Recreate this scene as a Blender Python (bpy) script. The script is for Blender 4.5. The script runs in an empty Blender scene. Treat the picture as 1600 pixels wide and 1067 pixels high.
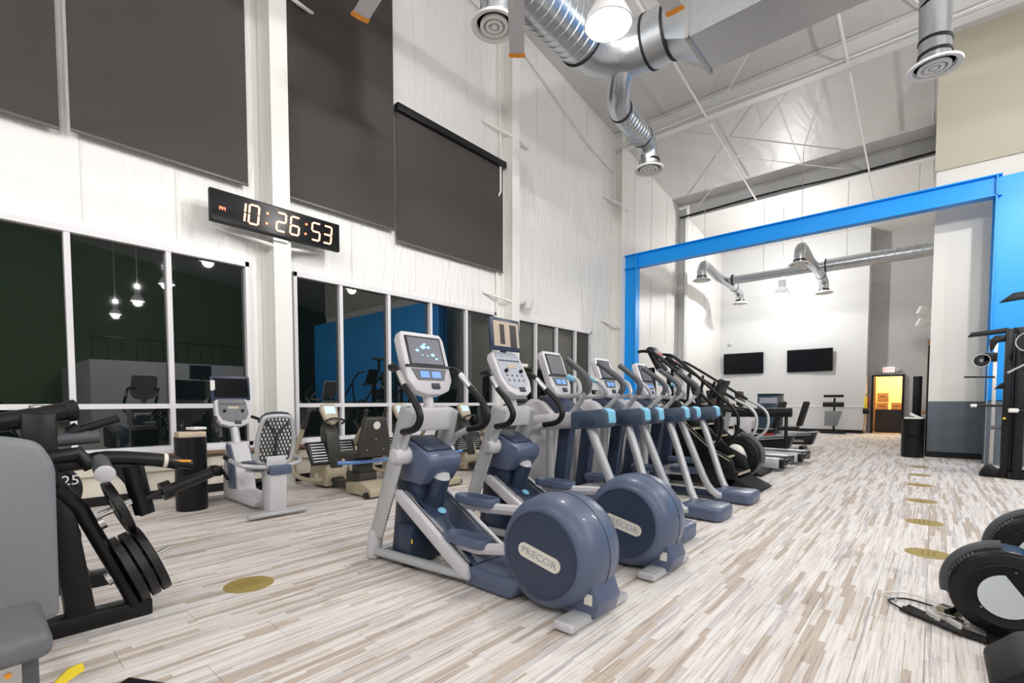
import bpy, bmesh, math, random
from mathutils import Vector, Matrix
S = bpy.context.scene
COL = S.collection
PI = math.pi
random.seed(7)

# ---------------------------------------------------------------- camera
F, YH, TH, YAW = 750.0, 627.0, math.radians(2.5), math.radians(41.3)
YP = YH + F * math.tan(TH)
cd = bpy.data.cameras.new('camera'); cam = bpy.data.objects.new('camera', cd); COL.objects.link(cam)
cam.location = (0, 0, 1.22)
cam.rotation_euler = (PI / 2 - TH, 0, YAW)
cd.sensor_width = 36; cd.lens = F / 1600 * 36
cd.shift_y = (YP - 533.5) / 1600
cd.clip_start = .05; cd.clip_end = 200
S.camera = cam
# ---------------------------------------------------------------- world, exposure
w = bpy.data.worlds.new('night'); S.world = w; w.use_nodes = True
w.node_tree.nodes['Background'].inputs[0].default_value = (.002, .003, .005, 1)
w.node_tree.nodes['Background'].inputs[1].default_value = 1
S.view_settings.view_transform = 'Standard'; S.view_settings.look = 'None'
S.view_settings.gamma = 1; S.view_settings.use_curve_mapping = False
S.view_settings.exposure = 0.14
LAMP_POWER, UP_POWER = 42, 370
# ---------------------------------------------------------------- materials
def mat(name, col, rough=.5, metal=0, emit=0, bump=0, bscale=40, ior=1.45, coat=0, mott=0):
    m = bpy.data.materials.new(name); m.use_nodes = True
    nt = m.node_tree; b = nt.nodes['Principled BSDF']
    b.inputs['Base Color'].default_value = (*col, 1); b.inputs['Roughness'].default_value = rough
    b.inputs['Metallic'].default_value = metal; b.inputs['IOR'].default_value = ior
    b.inputs['Coat Weight'].default_value = coat
    if emit:
        b.inputs['Emission Color'].default_value = (*col, 1); b.inputs['Emission Strength'].default_value = emit
    if bump or mott:
        tc = nt.nodes.new('ShaderNodeTexCoord'); n = nt.nodes.new('ShaderNodeTexNoise')
        n.inputs['Scale'].default_value = bscale; n.inputs['Detail'].default_value = 4
        nt.links.new(tc.outputs['Object'], n.inputs['Vector'])
        if bump:
            bp = nt.nodes.new('ShaderNodeBump'); bp.inputs['Strength'].default_value = bump; bp.inputs['Distance'].default_value = .01
            nt.links.new(n.outputs['Fac'], bp.inputs['Height']); nt.links.new(bp.outputs['Normal'], b.inputs['Normal'])
        if mott:
            mx = nt.nodes.new('ShaderNodeMixRGB'); mx.blend_type = 'MULTIPLY'; mx.inputs['Fac'].default_value = mott
            mx.inputs['Color1'].default_value = (*col, 1); nt.links.new(n.outputs['Fac'], mx.inputs['Color2'])
            nt.links.new(mx.outputs[0], b.inputs['Base Color'])
    return m
M = {}
M['white'] = mat('white_paint', (.78, .77, .74), .55)
M['cream'] = mat('cream_paint', (.72, .68, .58), .5)
M['frame'] = mat('white_window_frame', (.72, .71, .73), .4)
M['glass'] = mat('night_glass', (.004, .007, .007), .015, ior=1.95)
M['blind'] = mat('blind_fabric', (.055, .046, .043), .75, bump=.3, bscale=300)
M['blindbar'] = mat('blind_bar', (.12, .1, .09), .4)
M['black'] = mat('black_satin', (.006, .006, .007), .36, ior=1.38)
M['blackm'] = mat('black_matte', (.008, .008, .009), .55, ior=1.36)
M['rubber'] = mat('black_rubber', (.007, .007, .008), .4, bump=.2, bscale=120)
M['grip'] = mat('grip_grey', (.075, .08, .09), .45)
M['silver'] = mat('silver_paint', (.46, .47, .49), .35, .25)
M['lgrey'] = mat('light_grey_plastic', (.56, .55, .58), .4)
M['navy'] = mat('navy_plastic', (.028, .042, .078), .35)
M['slate'] = mat('slate_blue_plastic', (.085, .11, .18), .38, coat=.15)
M['sky'] = mat('light_blue_trim', (.2, .5, .7), .4)
M['chrome'] = mat('chrome', (.75, .75, .76), .12, 1)
M['steel'] = mat('brushed_steel', (.5, .5, .5), .35, 1)
M['galv'] = mat('galvanised_steel', (.62, .65, .68), .3, 1, bump=.15, bscale=25, mott=.25)
M['beam'] = mat('beam_paint', (.62, .62, .62), .5)
M['blue'] = mat('blue_paint', (.0, .32, .88), .42)
M['tan'] = mat('tan_plastic', (.45, .39, .28), .45)
M['dkgrey'] = mat('dark_grey_plastic', (.04, .038, .034), .5)
M['vinyl'] = mat('grey_vinyl', (.2, .21, .225), .42, bump=.25, bscale=180)
M['screen'] = mat('dark_screen', (.008, .008, .01), .18, ior=1.2)
M['panel'] = mat('console_panel', (.1, .105, .115), .35)
M['panel2'] = mat('grey_console_panel', (.36, .38, .44), .4)
M['lcd'] = mat('lcd_blue', (.12, .25, .55), .3, emit=.6)
M['lit'] = mat('lit_screen', (.13, .13, .15), .2, emit=.5)
M['glow'] = mat('cyan_screen_graphic', (.25, .65, 1), .3, emit=1.2)
M['glow2'] = mat('warm_screen_graphic', (.4, .33, .25), .3, emit=.2)
M['red'] = mat('red_led', (1, .13, .05), .4, emit=5)
M['ledc'] = mat('orange_led', (1, .42, .18), .4, emit=5.5)
M['redt'] = mat('exit_red', (.9, .12, .12), .5, emit=.8)
M['gold'] = mat('gold_decal', (.42, .31, .08), .45, mott=.3, bscale=30)
M['yellow'] = mat('yellow_band', (.8, .62, .03), .5)
M['orange'] = mat('orange_mark', (.85, .33, .03), .5)
M['wood'] = mat('pine_wood', (.55, .3, .12), .5, mott=.4, bscale=12)
M['sillw'] = mat('brown_sill', (.3, .17, .11), .5, mott=.3, bscale=20)
M['card'] = mat('cardboard', (.5, .32, .17), .8)
M['ywall'] = mat('warm_room_paint', (.8, .6, .3), .7)
M['green'] = mat('green_paint', (.13, .2, .09), .6)
M['badge'] = mat('badge_ivory', (.68, .65, .58), .4)
M['ink'] = mat('dark_ink', (.03, .035, .05), .5)
M['lens'] = mat('lamp_lens', (1, .97, .92), .3, emit=22)
M['acryl'] = mat('lamp_reflector', (.85, .85, .85), .25)
M['blueband'] = mat('blue_tube', (.12, .24, .55), .4)
M['tread'] = mat('tread_belt', (.02, .02, .021), .7)

def nodes_mat(name):
    m = bpy.data.materials.new(name); m.use_nodes = True
    return m, m.node_tree, m.node_tree.nodes['Principled BSDF']
def mth(nt, op, a, b=None, c=None):
    n = nt.nodes.new('ShaderNodeMath'); n.operation = op
    for i, v in enumerate((a, b, c)):
        if v is None: continue
        if isinstance(v, (int, float)): n.inputs[i].default_value = v
        else: nt.links.new(v, n.inputs[i])
    return n.outputs[0]
PW, PL = .25, 1.0
def row_off(r): return (r * .37) % 1.0
def floor_mat():
    m, nt, b = nodes_mat('streaky_carpet_plank')
    g = nt.nodes.new('ShaderNodeNewGeometry'); sp = nt.nodes.new('ShaderNodeSeparateXYZ')
    nt.links.new(g.outputs['Position'], sp.inputs[0]); X, Y = sp.outputs[0], sp.outputs[1]
    row = mth(nt, 'FLOOR', mth(nt, 'DIVIDE', X, PW))
    off = mth(nt, 'FRACT', mth(nt, 'ADD', mth(nt, 'MULTIPLY', row, .37), 100.0))
    pid = mth(nt, 'FLOOR', mth(nt, 'ADD', Y, off))
    def white(sc, seed):
        strip = mth(nt, 'FLOOR', mth(nt, 'ADD', mth(nt, 'MULTIPLY', X, sc), mth(nt, 'MULTIPLY', pid, .37)))
        pid2 = mth(nt, 'FLOOR', mth(nt, 'ADD', mth(nt, 'MULTIPLY', mth(nt, 'ADD', Y, off), 1.35), mth(nt, 'FRACT', mth(nt, 'MULTIPLY', strip, .618))))
        cb = nt.nodes.new('ShaderNodeCombineXYZ'); nt.links.new(strip, cb.inputs[0]); nt.links.new(pid2, cb.inputs[1]); cb.inputs[2].default_value = seed
        wn = nt.nodes.new('ShaderNodeTexWhiteNoise'); wn.noise_dimensions = '3D'; nt.links.new(cb.outputs[0], wn.inputs['Vector'])
        return wn.outputs['Value']
    ramp = nt.nodes.new('ShaderNodeValToRGB'); cr = ramp.color_ramp; cr.interpolation = 'CONSTANT'
    cols = [(0, (.5, .41, .34)), (.16, (.74, .69, .65)), (.34, (.8, .77, .75)), (.52, (.7, .64, .59)), (.62, (.78, .75, .73)), (.74, (.58, .55, .55)), (.86, (.46, .38, .31))]
    while len(cr.elements) < len(cols): cr.elements.new(.5)
    for e, (p, c) in zip(cr.elements, cols): e.position = p; e.color = (*c, 1)
    wv = mth(nt, 'ADD', mth(nt, 'MULTIPLY', white(27.0, 1.0), .9), mth(nt, 'MULTIPLY', white(71.0, 5.0), .1))
    nt.links.new(wv, ramp.inputs[0])
    # fine streaks along the plank
    mp = nt.nodes.new('ShaderNodeMapping'); mp.inputs['Scale'].default_value = (75, 2.2, 1)
    nt.links.new(g.outputs['Position'], mp.inputs[0])
    nz = nt.nodes.new('ShaderNodeTexNoise'); nz.inputs['Scale'].default_value = 1; nz.inputs['Detail'].default_value = 5; nz.inputs['Roughness'].default_value = .65
    nt.links.new(mp.outputs[0], nz.inputs['Vector'])
    r2 = nt.nodes.new('ShaderNodeValToRGB'); r2.color_ramp.elements[0].position = .33; r2.color_ramp.elements[0].color = (.5, .44, .42, 1)
    r2.color_ramp.elements[1].position = .52; r2.color_ramp.elements[1].color = (1.0, 1.0, 1.0, 1)
    nt.links.new(nz.outputs['Fac'], r2.inputs[0])
    mx = nt.nodes.new('ShaderNodeMixRGB'); mx.blend_type = 'MULTIPLY'; mx.inputs['Fac'].default_value = .75
    soft = nt.nodes.new('ShaderNodeMixRGB'); soft.inputs['Fac'].default_value = .2; soft.inputs[2].default_value = (.72, .685, .655, 1); nt.links.new(ramp.outputs[0], soft.inputs[1])
    nt.links.new(soft.outputs[0], mx.inputs[1]); nt.links.new(r2.outputs[0], mx.inputs[2])
    nt.links.new(mx.outputs[0], b.inputs['Base Color'])
    b.inputs['Roughness'].default_value = .75
    bp = nt.nodes.new('ShaderNodeBump'); bp.inputs['Strength'].default_value = .15; bp.inputs['Distance'].default_value = .003
    nt.links.new(nz.outputs['Fac'], bp.inputs['Height']); nt.links.new(bp.outputs[0], b.inputs['Normal'])
    return m
M['floor'] = floor_mat()
def quilt_mat(name, col, stretch, dist):
    """white vinyl faced insulation, wrinkled"""
    m, nt, b = nodes_mat(name)
    b.inputs['Base Color'].default_value = (*col, 1); b.inputs['Roughness'].default_value = .42
    g = nt.nodes.new('ShaderNodeNewGeometry'); mp = nt.nodes.new('ShaderNodeMapping'); mp.inputs['Scale'].default_value = stretch
    mp.inputs['Rotation'].default_value = (.5, 0, 0)
    nt.links.new(g.outputs['Position'], mp.inputs[0])
    nz = nt.nodes.new('ShaderNodeTexNoise'); nz.inputs['Scale'].default_value = 1; nz.inputs['Detail'].default_value = 3; nz.inputs['Distortion'].default_value = .6
    nt.links.new(mp.outputs[0], nz.inputs['Vector'])
    bp = nt.nodes.new('ShaderNodeBump'); bp.inputs['Strength'].default_value = .55; bp.inputs['Distance'].default_value = dist
    nt.links.new(nz.outputs['Fac'], bp.inputs['Height']); nt.links.new(bp.outputs[0], b.inputs['Normal'])
    return m
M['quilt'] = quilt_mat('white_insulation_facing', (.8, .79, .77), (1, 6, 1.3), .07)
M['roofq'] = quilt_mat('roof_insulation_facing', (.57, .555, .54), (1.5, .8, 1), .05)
def dado_mat(name, low, high, z=1.22):
    m, nt, b = nodes_mat(name)
    g = nt.nodes.new('ShaderNodeNewGeometry'); sp = nt.nodes.new('ShaderNodeSeparateXYZ'); nt.links.new(g.outputs['Position'], sp.inputs[0])
    f = mth(nt, 'GREATER_THAN', sp.outputs[2], z)
    mx = nt.nodes.new('ShaderNodeMixRGB'); nt.links.new(f, mx.inputs[0]); mx.inputs[1].default_value = (*low, 1); mx.inputs[2].default_value = (*high, 1)
    nt.links.new(mx.outputs[0], b.inputs['Base Color']); b.inputs['Roughness'].default_value = .5
    return m
M['dado'] = dado_mat('grey_dado_white_wall', (.1, .125, .15), (.76, .74, .69))
M['dadoblue'] = dado_mat('grey_dado_blue_wall', (.1, .125, .15), (.0, .31, .82))
M['greywall'] = mat('pale_grey_paint', (.62, .63, .64), .55)
M['greywall2'] = mat('mid_grey_paint', (.45, .45, .45), .55)

# ---------------------------------------------------------------- geometry helpers
class MB:
    def __init__(s): s.v = []; s.f = []
    def add(s, vs, fs):
        o = len(s.v); s.v += [tuple(v) for v in vs]; s.f += [[i + o for i in f] for f in fs]; return s
    def _bm(s, bm, mtx=None):
        bm.verts.ensure_lookup_table()
        bm.verts.index_update()
        return s.add([(mtx @ v.co if mtx else v.co) for v in bm.verts], [[v.index for v in f.verts] for f in bm.faces])
    def box(s, c, d, rot=(0, 0, 0), bev=0, seg=2):
        bm = bmesh.new(); bmesh.ops.create_cube(bm, size=1)
        for v in bm.verts: v.co = Vector((v.co.x * d[0], v.co.y * d[1], v.co.z * d[2]))
        if bev: bmesh.ops.bevel(bm, geom=bm.edges[:], offset=bev, segments=seg, affect='EDGES', profile=.5)
        from mathutils import Euler
        s._bm(bm, Matrix.Translation(c) @ Euler(rot).to_matrix().to_4x4()); bm.free(); return s
    def prism(s, prof, a, b, axis='y', bev=0, seg=2):
        """closed 2-D outline pushed out along an axis; y:(x,z)  x:(y,z)  z:(x,y)"""
        mk = {'y': lambda p, t: (p[0], t, p[1]), 'x': lambda p, t: (t, p[0], p[1]), 'z': lambda p, t: (p[0], p[1], t)}[axis]
        bm = bmesh.new()
        lo = [bm.verts.new(mk(p, a)) for p in prof]; hi = [bm.verts.new(mk(p, b)) for p in prof]
        n = len(prof); bm.faces.new(lo); bm.faces.new(hi[::-1])
        for i in range(n): bm.faces.new((lo[i], hi[i], hi[(i + 1) % n], lo[(i + 1) % n]))
        bmesh.ops.recalc_face_normals(bm, faces=bm.faces[:])
        if bev: bmesh.ops.bevel(bm, geom=[e for e in bm.edges], offset=bev, segments=seg, affect='EDGES', profile=.5, clamp_overlap=True)
        s._bm(bm); bm.free(); return s
    def tube(s, pts, r, n=10, sm=0, flat=1.0, caps=True):
        P = [Vector(p) for p in pts]
        rr = list(r) if isinstance(r, (list, tuple)) else [r] * len(P)
        if sm and len(P) > 2:
            Q = []; R = []
            for i in range(len(P) - 1):
                p0, p1, p2, p3 = P[max(i - 1, 0)], P[i], P[i + 1], P[min(i + 2, len(P) - 1)]
                for k in range(sm):
                    t = k / sm
                    Q.append(.5 * ((2 * p1) + (p2 - p0) * t + (2 * p0 - 5 * p1 + 4 * p2 - p3) * t * t + (3 * p1 - p0 - 3 * p2 + p3) * t ** 3))
                    R.append(rr[i] * (1 - t) + rr[i + 1] * t)
            Q.append(P[-1]); R.append(rr[-1]); P, rr = Q, R
        up = None; vs = []; fs = []
        for i, p in enumerate(P):
            d = (P[min(i + 1, len(P) - 1)] - P[max(i - 1, 0)]).normalized()
            if up is None:
                up = Vector((0, 0, 1)) if abs(d.z) < .9 else Vector((0, 1, 0))
            u = (up - d * up.dot(d)).normalized(); up = u; w_ = d.cross(u)
            for k in range(n):
                a = 2 * PI * k / n; vs.append(p + (u * math.cos(a) * flat + w_ * math.sin(a)) * rr[i])
        for i in range(len(P) - 1):
            for k in range(n):
                fs.append([i * n + k, i * n + (k + 1) % n, (i + 1) * n + (k + 1) % n, (i + 1) * n + k])
        if caps: fs.append(list(range(n))[::-1]); fs.append([(len(P) - 1) * n + k for k in range(n)])
        return s.add(vs, fs)
    def lathe(s, prof, o=(0, 0, 0), ax=(0, 0, 1), n=24):
        """prof: (radius, height along axis)"""
        ax = Vector(ax).normalized(); u = ax.orthogonal().normalized(); w_ = ax.cross(u); o = Vector(o)
        vs = []; fs = []
        for r, h in prof:
            for k in range(n):
                a = 2 * PI * k / n; vs.append(o + ax * h + (u * math.cos(a) + w_ * math.sin(a)) * max(r, .0004))
        for i in range(len(prof) - 1):
            for k in range(n):
                fs.append([i * n + k, i * n + (k + 1) % n, (i + 1) * n + (k + 1) % n, (i + 1) * n + k])
        if prof[0] != prof[-1]:
            fs.append(list(range(n))[::-1]); fs.append([(len(prof) - 1) * n + k for k in range(n)])
        return s.add(vs, fs)
    def cyl(s, a, b, r, r2=None, n=16):
        a, b = Vector(a), Vector(b)
        return s.lathe([(r, 0), (r if r2 is None else r2, (b - a).length)], a, b - a, n)
    def build(s, name, m, parent=None, loc=(0, 0, 0), rot=(0, 0, 0), ang=38):
        me = bpy.data.meshes.new(name); me.from_pydata(s.v, [], s.f); me.update()
        bm = bmesh.new(); bm.from_mesh(me); bmesh.ops.recalc_face_normals(bm, faces=bm.faces[:]); bm.to_mesh(me); bm.free()
        for p in me.polygons: p.use_smooth = True
        me.set_sharp_from_angle(angle=math.radians(ang))
        me.materials.append(M[m] if isinstance(m, str) else m)
        o = bpy.data.objects.new(name, me); COL.objects.link(o); o.location = loc; o.rotation_euler = rot
        if parent: o.parent = parent
        return o
def thing(name, label, cat, loc=(0, 0, 0), rz=0, group=None, kind=None):
    o = bpy.data.objects.new(name, None); COL.objects.link(o); o.empty_display_size = .1
    o.location = loc; o.rotation_euler = (0, 0, rz); return tag(o, label, cat, group, kind)
def tag(o, label=None, cat=None, group=None, kind=None):
    if label: o['label'] = label
    if cat: o['category'] = cat
    if group: o['group'] = group
    if kind: o['kind'] = kind
    return o
def kids(o): return [c for c in bpy.data.objects if c.parent == o]
def dup(root, loc, label, rz=None):
    def cp(o, par):
        c = o.copy(); COL.objects.link(c)
        if par: c.parent = par
        for ch in kids(o): cp(ch, c)
        return c
    r = cp(root, None); r.location = loc; r['label'] = label
    if rz is not None: r.rotation_euler = (0, 0, rz)
    return r
def text(name, body, size, m, parent, loc, rot, ext=.002, sx=1.0, align='CENTER'):
    cu = bpy.data.curves.new(name, 'FONT'); cu.body = body; cu.size = size; cu.extrude = ext; cu.align_x = align; cu.align_y = 'CENTER'; cu.resolution_u = 2
    t = bpy.data.objects.new(name + '_tmp', cu); COL.objects.link(t)
    dg = bpy.context.evaluated_depsgraph_get(); me = bpy.data.meshes.new_from_object(t.evaluated_get(dg))
    bpy.data.objects.remove(t); bpy.data.curves.remove(cu)
    me.materials.clear(); me.materials.append(M[m])
    o = bpy.data.objects.new(name, me); COL.objects.link(o); o.location = loc; o.rotation_euler = rot; o.scale = (sx, 1, 1)
    if parent: o.parent = parent
    return o
def struct(o, label=None): o['kind'] = 'structure'; return tag(o, label)

# ================================================================ THE SETTING
def roof(y): return 9.05 - .14 * (y - 13)
XW = -7.3
Y0, Y1, YR, XR = -8.0, 22.5, 23.3, 22.0
COLS = (3.04, 8.1, 12.95, 17.7)
# floor: base plus planks
fl = struct(MB().box(((XW + XR) / 2, 8, -.056), (XR - XW + .6, 34, .1)).build('floor', 'floor'))
pm = MB().box((0, 0, -.003), (PW - .002, PL - .002, .006)).build('plank', 'floor', fl)
pmesh = pm.data; bpy.data.objects.remove(pm)
spots = []
for r in range(int((XW) / PW), int(3.0 / PW)):
    off = (r * .37 + 100) % 1.0
    for k in range(-1, 25):
        y = k - off + .5; x = (r + .5) * PW
        if y < -.6 or y > 22.4 or x < XW: continue
        dx, dy = x, y
        f_ = -.66 * x + .751 * y; r_ = .751 * x + .66 * y
        spots.append((f_ if (f_ > .4 and abs(r_) < f_ * 1.15 + .8) else 99 + f_, x, y))
spots.sort()
rest = MB()
for i, (d, x, y) in enumerate(spots):
    if i < 300:
        o = bpy.data.objects.new('plank', pmesh); COL.objects.link(o); o.location = (x, y, 0); o.parent = fl
    else: rest.box((x, y, -.003), (PW - .002, PL - .002, .006))
tag(rest.build('far_planks', 'floor', fl), kind='stuff')
# roof
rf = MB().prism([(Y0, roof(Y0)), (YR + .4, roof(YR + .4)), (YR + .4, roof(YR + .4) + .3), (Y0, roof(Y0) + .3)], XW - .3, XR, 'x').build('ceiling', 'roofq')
struct(rf)
for i in range(10):     # seams of the roof insulation
    x = XW + 1.0 + i * 1.52
    MB().prism([(Y0, roof(Y0) - .012), (Y1, roof(Y1) - .012), (Y1, roof(Y1)), (Y0, roof(Y0))], x - .012, x + .012, 'x').build('seam_strip', 'beam', rf)
for j, yb in enumerate((8.1, 12.95, 17.7)):   # rafters across the hall
    zt = roof(yb); b = MB()
    x1 = 1.2 if yb > 13 else 9
    for z in (zt - .02, zt - .5): b.box(((XW + x1) / 2, yb, z), (x1 - XW, .22, .025))
    b.box(((XW + x1) / 2 + .2, yb, zt - .26), (x1 - XW - .4, .03, .46))
    rb = struct(b.build('trim_%d' % (j + 1), 'beam'), 'light grey steel rafter under the roof')
    b2 = MB().tube([(XW + .1, yb - .16, zt - .45), (XW + 3, yb - .17, zt - .4), (XW + 5.2, yb - .16, zt - .46), (.8, yb - .17, zt - .42)], .035 if j == 2 else .015, sm=6, n=8)
    b2.build('cable', 'blackm' if j == 2 else 'white', rb)
for j, (a, c) in enumerate((((-6.9, 13.1), (-2.2, 17.5)), ((-2.6, 13.1), (-6.6, 17.5)), ((-2.4, 8.3), (-.2, 12.8)), ((-.6, 8.4), (-4.2, 12.8)))):
    struct(MB().tube([(a[0], a[1], roof(a[1]) - .3), (c[0], c[1], roof(c[1]) - .3)], .014, 6).build('trim_%d' % (j + 10), 'white'), 'thin bracing rod under the roof')
for j, x in enumerate((-4.6, -1.6)):
    struct(MB().box((x, 10.5, roof(10.5) - .56), (.035, 4.6, .04), (-.139, 0, 0)).build('trim_%d' % (j + 20), 'white'), 'white strut between two rafters')
    struct(MB().box((x, 15.3, roof(15.3) - .56), (.035, 4.4, .04), (-.139, 0, 0)).build('trim_%d' % (j + 24), 'white'), 'white strut between two rafters')

# left wall with three bays of windows
ZS, ZM, ZT = .6, 1.16, 3.16
bays = [(-8.0, 2.68, [-6.7, -5.77, -4.84, -3.9, -2.97, -2.04, -1.1, -.14, .8, 1.74]), (3.3, 7.72, [4.07, 4.98, 5.92, 6.85]), (8.42, 11.62, [9.15, 10.0, 10.85])]
lw = MB()
lw.prism([(Y0, 0), (YR, 0), (YR, ZS), (Y0, ZS)], XW - .3, XW, 'x')
lw.prism([(Y0, ZT), (YR, ZT), (YR, roof(YR) + .1), (Y0, roof(Y0) + .1)], XW - .3, XW, 'x')
for a, c in ((2.68, 3.3), (7.72, 8.42), (11.62, YR)): lw.prism([(a, ZS), (c, ZS), (c, ZT), (a, ZT)], XW - .3, XW, 'x')
wl = struct(lw.build('wall_left', 'quilt'))
for y in [-.4, .95, 1.85, 4.3, 5.6, 6.9, 9.2, 10.3, 11.4, 14.2, 15.4, 16.6, 19, 20.4]:
    MB().prism([(y - .006, ZT + .1), (y + .006, ZT + .1), (y + .006, roof(y)), (y - .006, roof(y))], XW, XW + .012, 'x').build('facing_seam', 'white', wl)
MB().box((XW + .012, 1.9, .3), (.03, 9.2, .6)).box((XW + .012, 10, .3), (.03, 7, .6)).build('dado_panel', 'cream', wl)
MB().box((XW + .06, 2, .42), (.07, 9.3, .13), bev=.008).build('raceway', 'cream', wl)
for y in (1.9, 2.45): MB().box((XW + .1, y, .42), (.012, .08, .05)).build('outlet', 'black', wl)
bb = struct(MB().box((XW + .035, 3, .055), (.03, 22, .11)).build('baseboard_left', 'blackm'))
for n, (a, c, ms) in enumerate(bays):
    fr = MB()
    fr.box((XW + .0, (a + c) / 2, ZT - .03), (.12, c - a, .07)).box((XW, (a + c) / 2, ZS + .03), (.12, c - a, .06))
    for y in (a + .025, c - .025): fr.box((XW, y, (ZS + ZT) / 2), (.12, .05, ZT - ZS))
    wf = struct(fr.build('window_%d' % (n + 1), 'frame'))
    for y in ms: MB().box((XW, y, (ZS + ZT) / 2), (.1, .055, ZT - ZS - .1)).build('mullion', 'frame', wf)
    ed = [a] + ms + [c]
    for y0, y1 in zip(ed[:-1], ed[1:]):
        MB().box((XW + .005, (y0 + y1) / 2, ZM), (.09, y1 - y0 - .055, .06)).build('transom', 'frame', wf)
        for z0, z1 in ((ZS + .06, ZM - .03), (ZM + .03, ZT - .06)):
            MB().box((XW - .03, (y0 + y1) / 2, (z0 + z1) / 2), (.02, y1 - y0 - .055, z1 - z0)).build('pane', 'glass', wf)
    MB().box((XW + .09, (a + c) / 2, ZS - .01), (.2, c - a + .1, .03), bev=.006).build('window_sill', 'frame', wf)
    MB().box((XW + .1, (a + c) / 2, ZS - .045), (.17, c - a + .1, .045)).build('sill_nosing', 'sillw', wf)
for j, y in enumerate(COLS):
    b = MB(); zt = roof(y) - .1
    b.box((XW + .29, y, zt / 2), (.02, .24, zt)).box((XW + .02, y, zt / 2), (.03, .34, zt)).box((XW + .15, y, zt / 2), (.28, .02, zt))
    if j < 2: b.box((XW + .16, y - .1, zt / 2), (.26, .012, zt))
    cc = struct(b.build('trim_%d' % (j + 30), 'white' if j < 3 else 'beam'), 'white steel column against the window wall')
    for s in (-1, 1):
        for zb in ((3.45, 7.0) if j < 3 else (6.5,)):
            MB().tube([(XW + .28, y + s * .1, zb - .05), (XW + .02, y + s * .75, zb + .1)], .028, 6).build('flange_brace', 'white', cc)
struct(MB().tube([(XW + .05, 7.75, .1), (XW + .05, 7.75, 5.6), (XW + .12, 7.8, 5.75), (XW + .1, 7.8, 9)], .022, 8).build('trim_40', 'white'), 'thin white conduit beside the column')
struct(MB().tube([(XW + .06, 4.5, 9.6), (XW + .06, 8.8, 9.1), (XW + .1, 11.4, 8.15), (XW + .1, 12.7, 7.9)], .02, 8).build('trim_41', 'white'), 'sagging conduit along the window wall top')

# back wall, recess, right-hand block
bw = MB(); bw.box(((XW - 1.95) / 2, Y1 + .5, 4), (-1.95 - XW, 1.0, 8.2)); struct(bw.build('wall_back', 'greywall'))
DX0, DX1, DH = -1.8, -.88, 2.2
rw = MB()
for x0, x1, z0, z1 in ((-1.95, DX0, 0, 8), (DX1, .1, 0, 8), (DX0, DX1, DH, 8)): rw.box(((x0 + x1) / 2, YR + .1, (z0 + z1) / 2), (x1 - x0, .2, z1 - z0))
struct(rw.build('wall_recess', 'greywall2'))
struct(MB().box(((XW - 1.95) / 2, Y1 - .012, .06), (-1.95 - XW, .03, .12)).build('baseboard_back', 'blackm'))
struct(MB().box(((XW - 1.95) / 2, Y1 - .012, 1.02), (-1.95 - XW, .025, .06)).build('trim_42', 'white'), 'white chair rail along the far wall')
YB = 14.0
blk = MB(); blk.prism([(-.1, YB), (12, YB), (12, YB + .25), (.12, YB + .25), (.12, 16.4), (-.1, 16.4)], 0, 9.2, 'z')
blk.box((.01, 21.65, 4), (.22, 3.5, 8.0)).box((.01, 18.15, 5.4), (.22, 3.6, 5.2)).box((.01, 18.15, .45), (.22, 3.6, .9))
wr_ = struct(blk.build('wall_right', 'dado'))
MB().prism([(-.13, 6.15), (12, 6.05), (12, 9.1), (-.13, 9.1)], YB - .06, YB, 'y').build('upper_panel', mat('upper_beige', (.5, .46, .37), .6), wr_)  # upper wall turns beige here, as a thin raised layer
struct(MB().box((.4, YB - .012, .06), (1.05, .03, .12)).build('baseboard_right', 'blackm'))
struct(MB().box((-.115, 14.9, 1.25), (.04, .5, 2.5)).box((-.115, 15.6, .05), (.03, 1.6, .1)).build('door_2', 'black'), 'black door jamb on the side of the white block')
wn = struct(MB().box((-.1, 18.15, 2.78), (.14, 3.6, .06)).box((-.1, 18.15, .93), (.3, 3.7, .05)).build('window_4', 'wood'))
for y in (16.4, 17.3, 18.2, 19.1, 19.9): MB().box((-.1, y, 1.85), (.12, .07, 1.8)).build('mullion', 'wood', wn)
struct(MB().box((1.6, 18.5, 1.5), (.1, 7, 3)).box((.85, 18.3, 3.05), (1.5, 4, .08)).build('wall_office', 'ywall'))
# tall blue wall and portal
struct(MB().box((6.4, 13.35, 2.76), (11.3, .12, 5.52)).build('wall_blue', 'dadoblue'))
pf = thing('portal_frame', 'bright blue steel portal frame spanning the hall', 'frame', (0, 13.1, 0), kind='structure')
b = MB().box((-2.92, 0, 5.31), (7.36, .03, .36))
for z in (5.12, 5.5): b.box((-3.2, 0, z), (8.1, .24, .022))
b.build('beam', 'blue', pf)
b = MB().box((-6.93, 0, 2.75), (.6, .016, 5.46))
for x in (-7.24, -6.62): b.box((x, 0, 2.75), (.022, .24, 5.5))
b.build('column', 'blue', pf)
b = MB().box((1.1, 0, 3.36), (.6, .016, 4.24))
for x in (.78, 1.4): b.box((x, 0, 3.36), (.022, .24, 4.28))
b.build('column', 'blue', pf)
MB().box((1.09, 0, .61), (.66, .26, 1.22)).build('column_base', 'dado', pf)
b = MB()
for x in (-6.62, .78): b.box((x, -.01, 5.31), (.02, .2, .38))
b.build('stiffener', 'blue', pf)
b = MB()
for k in range(4): b.cyl((-6.55, -.14, 5.17 + k * .09), (-6.55, -.115, 5.17 + k * .09), .014, n=6)
b.build('bolts', 'blue', pf)
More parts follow.
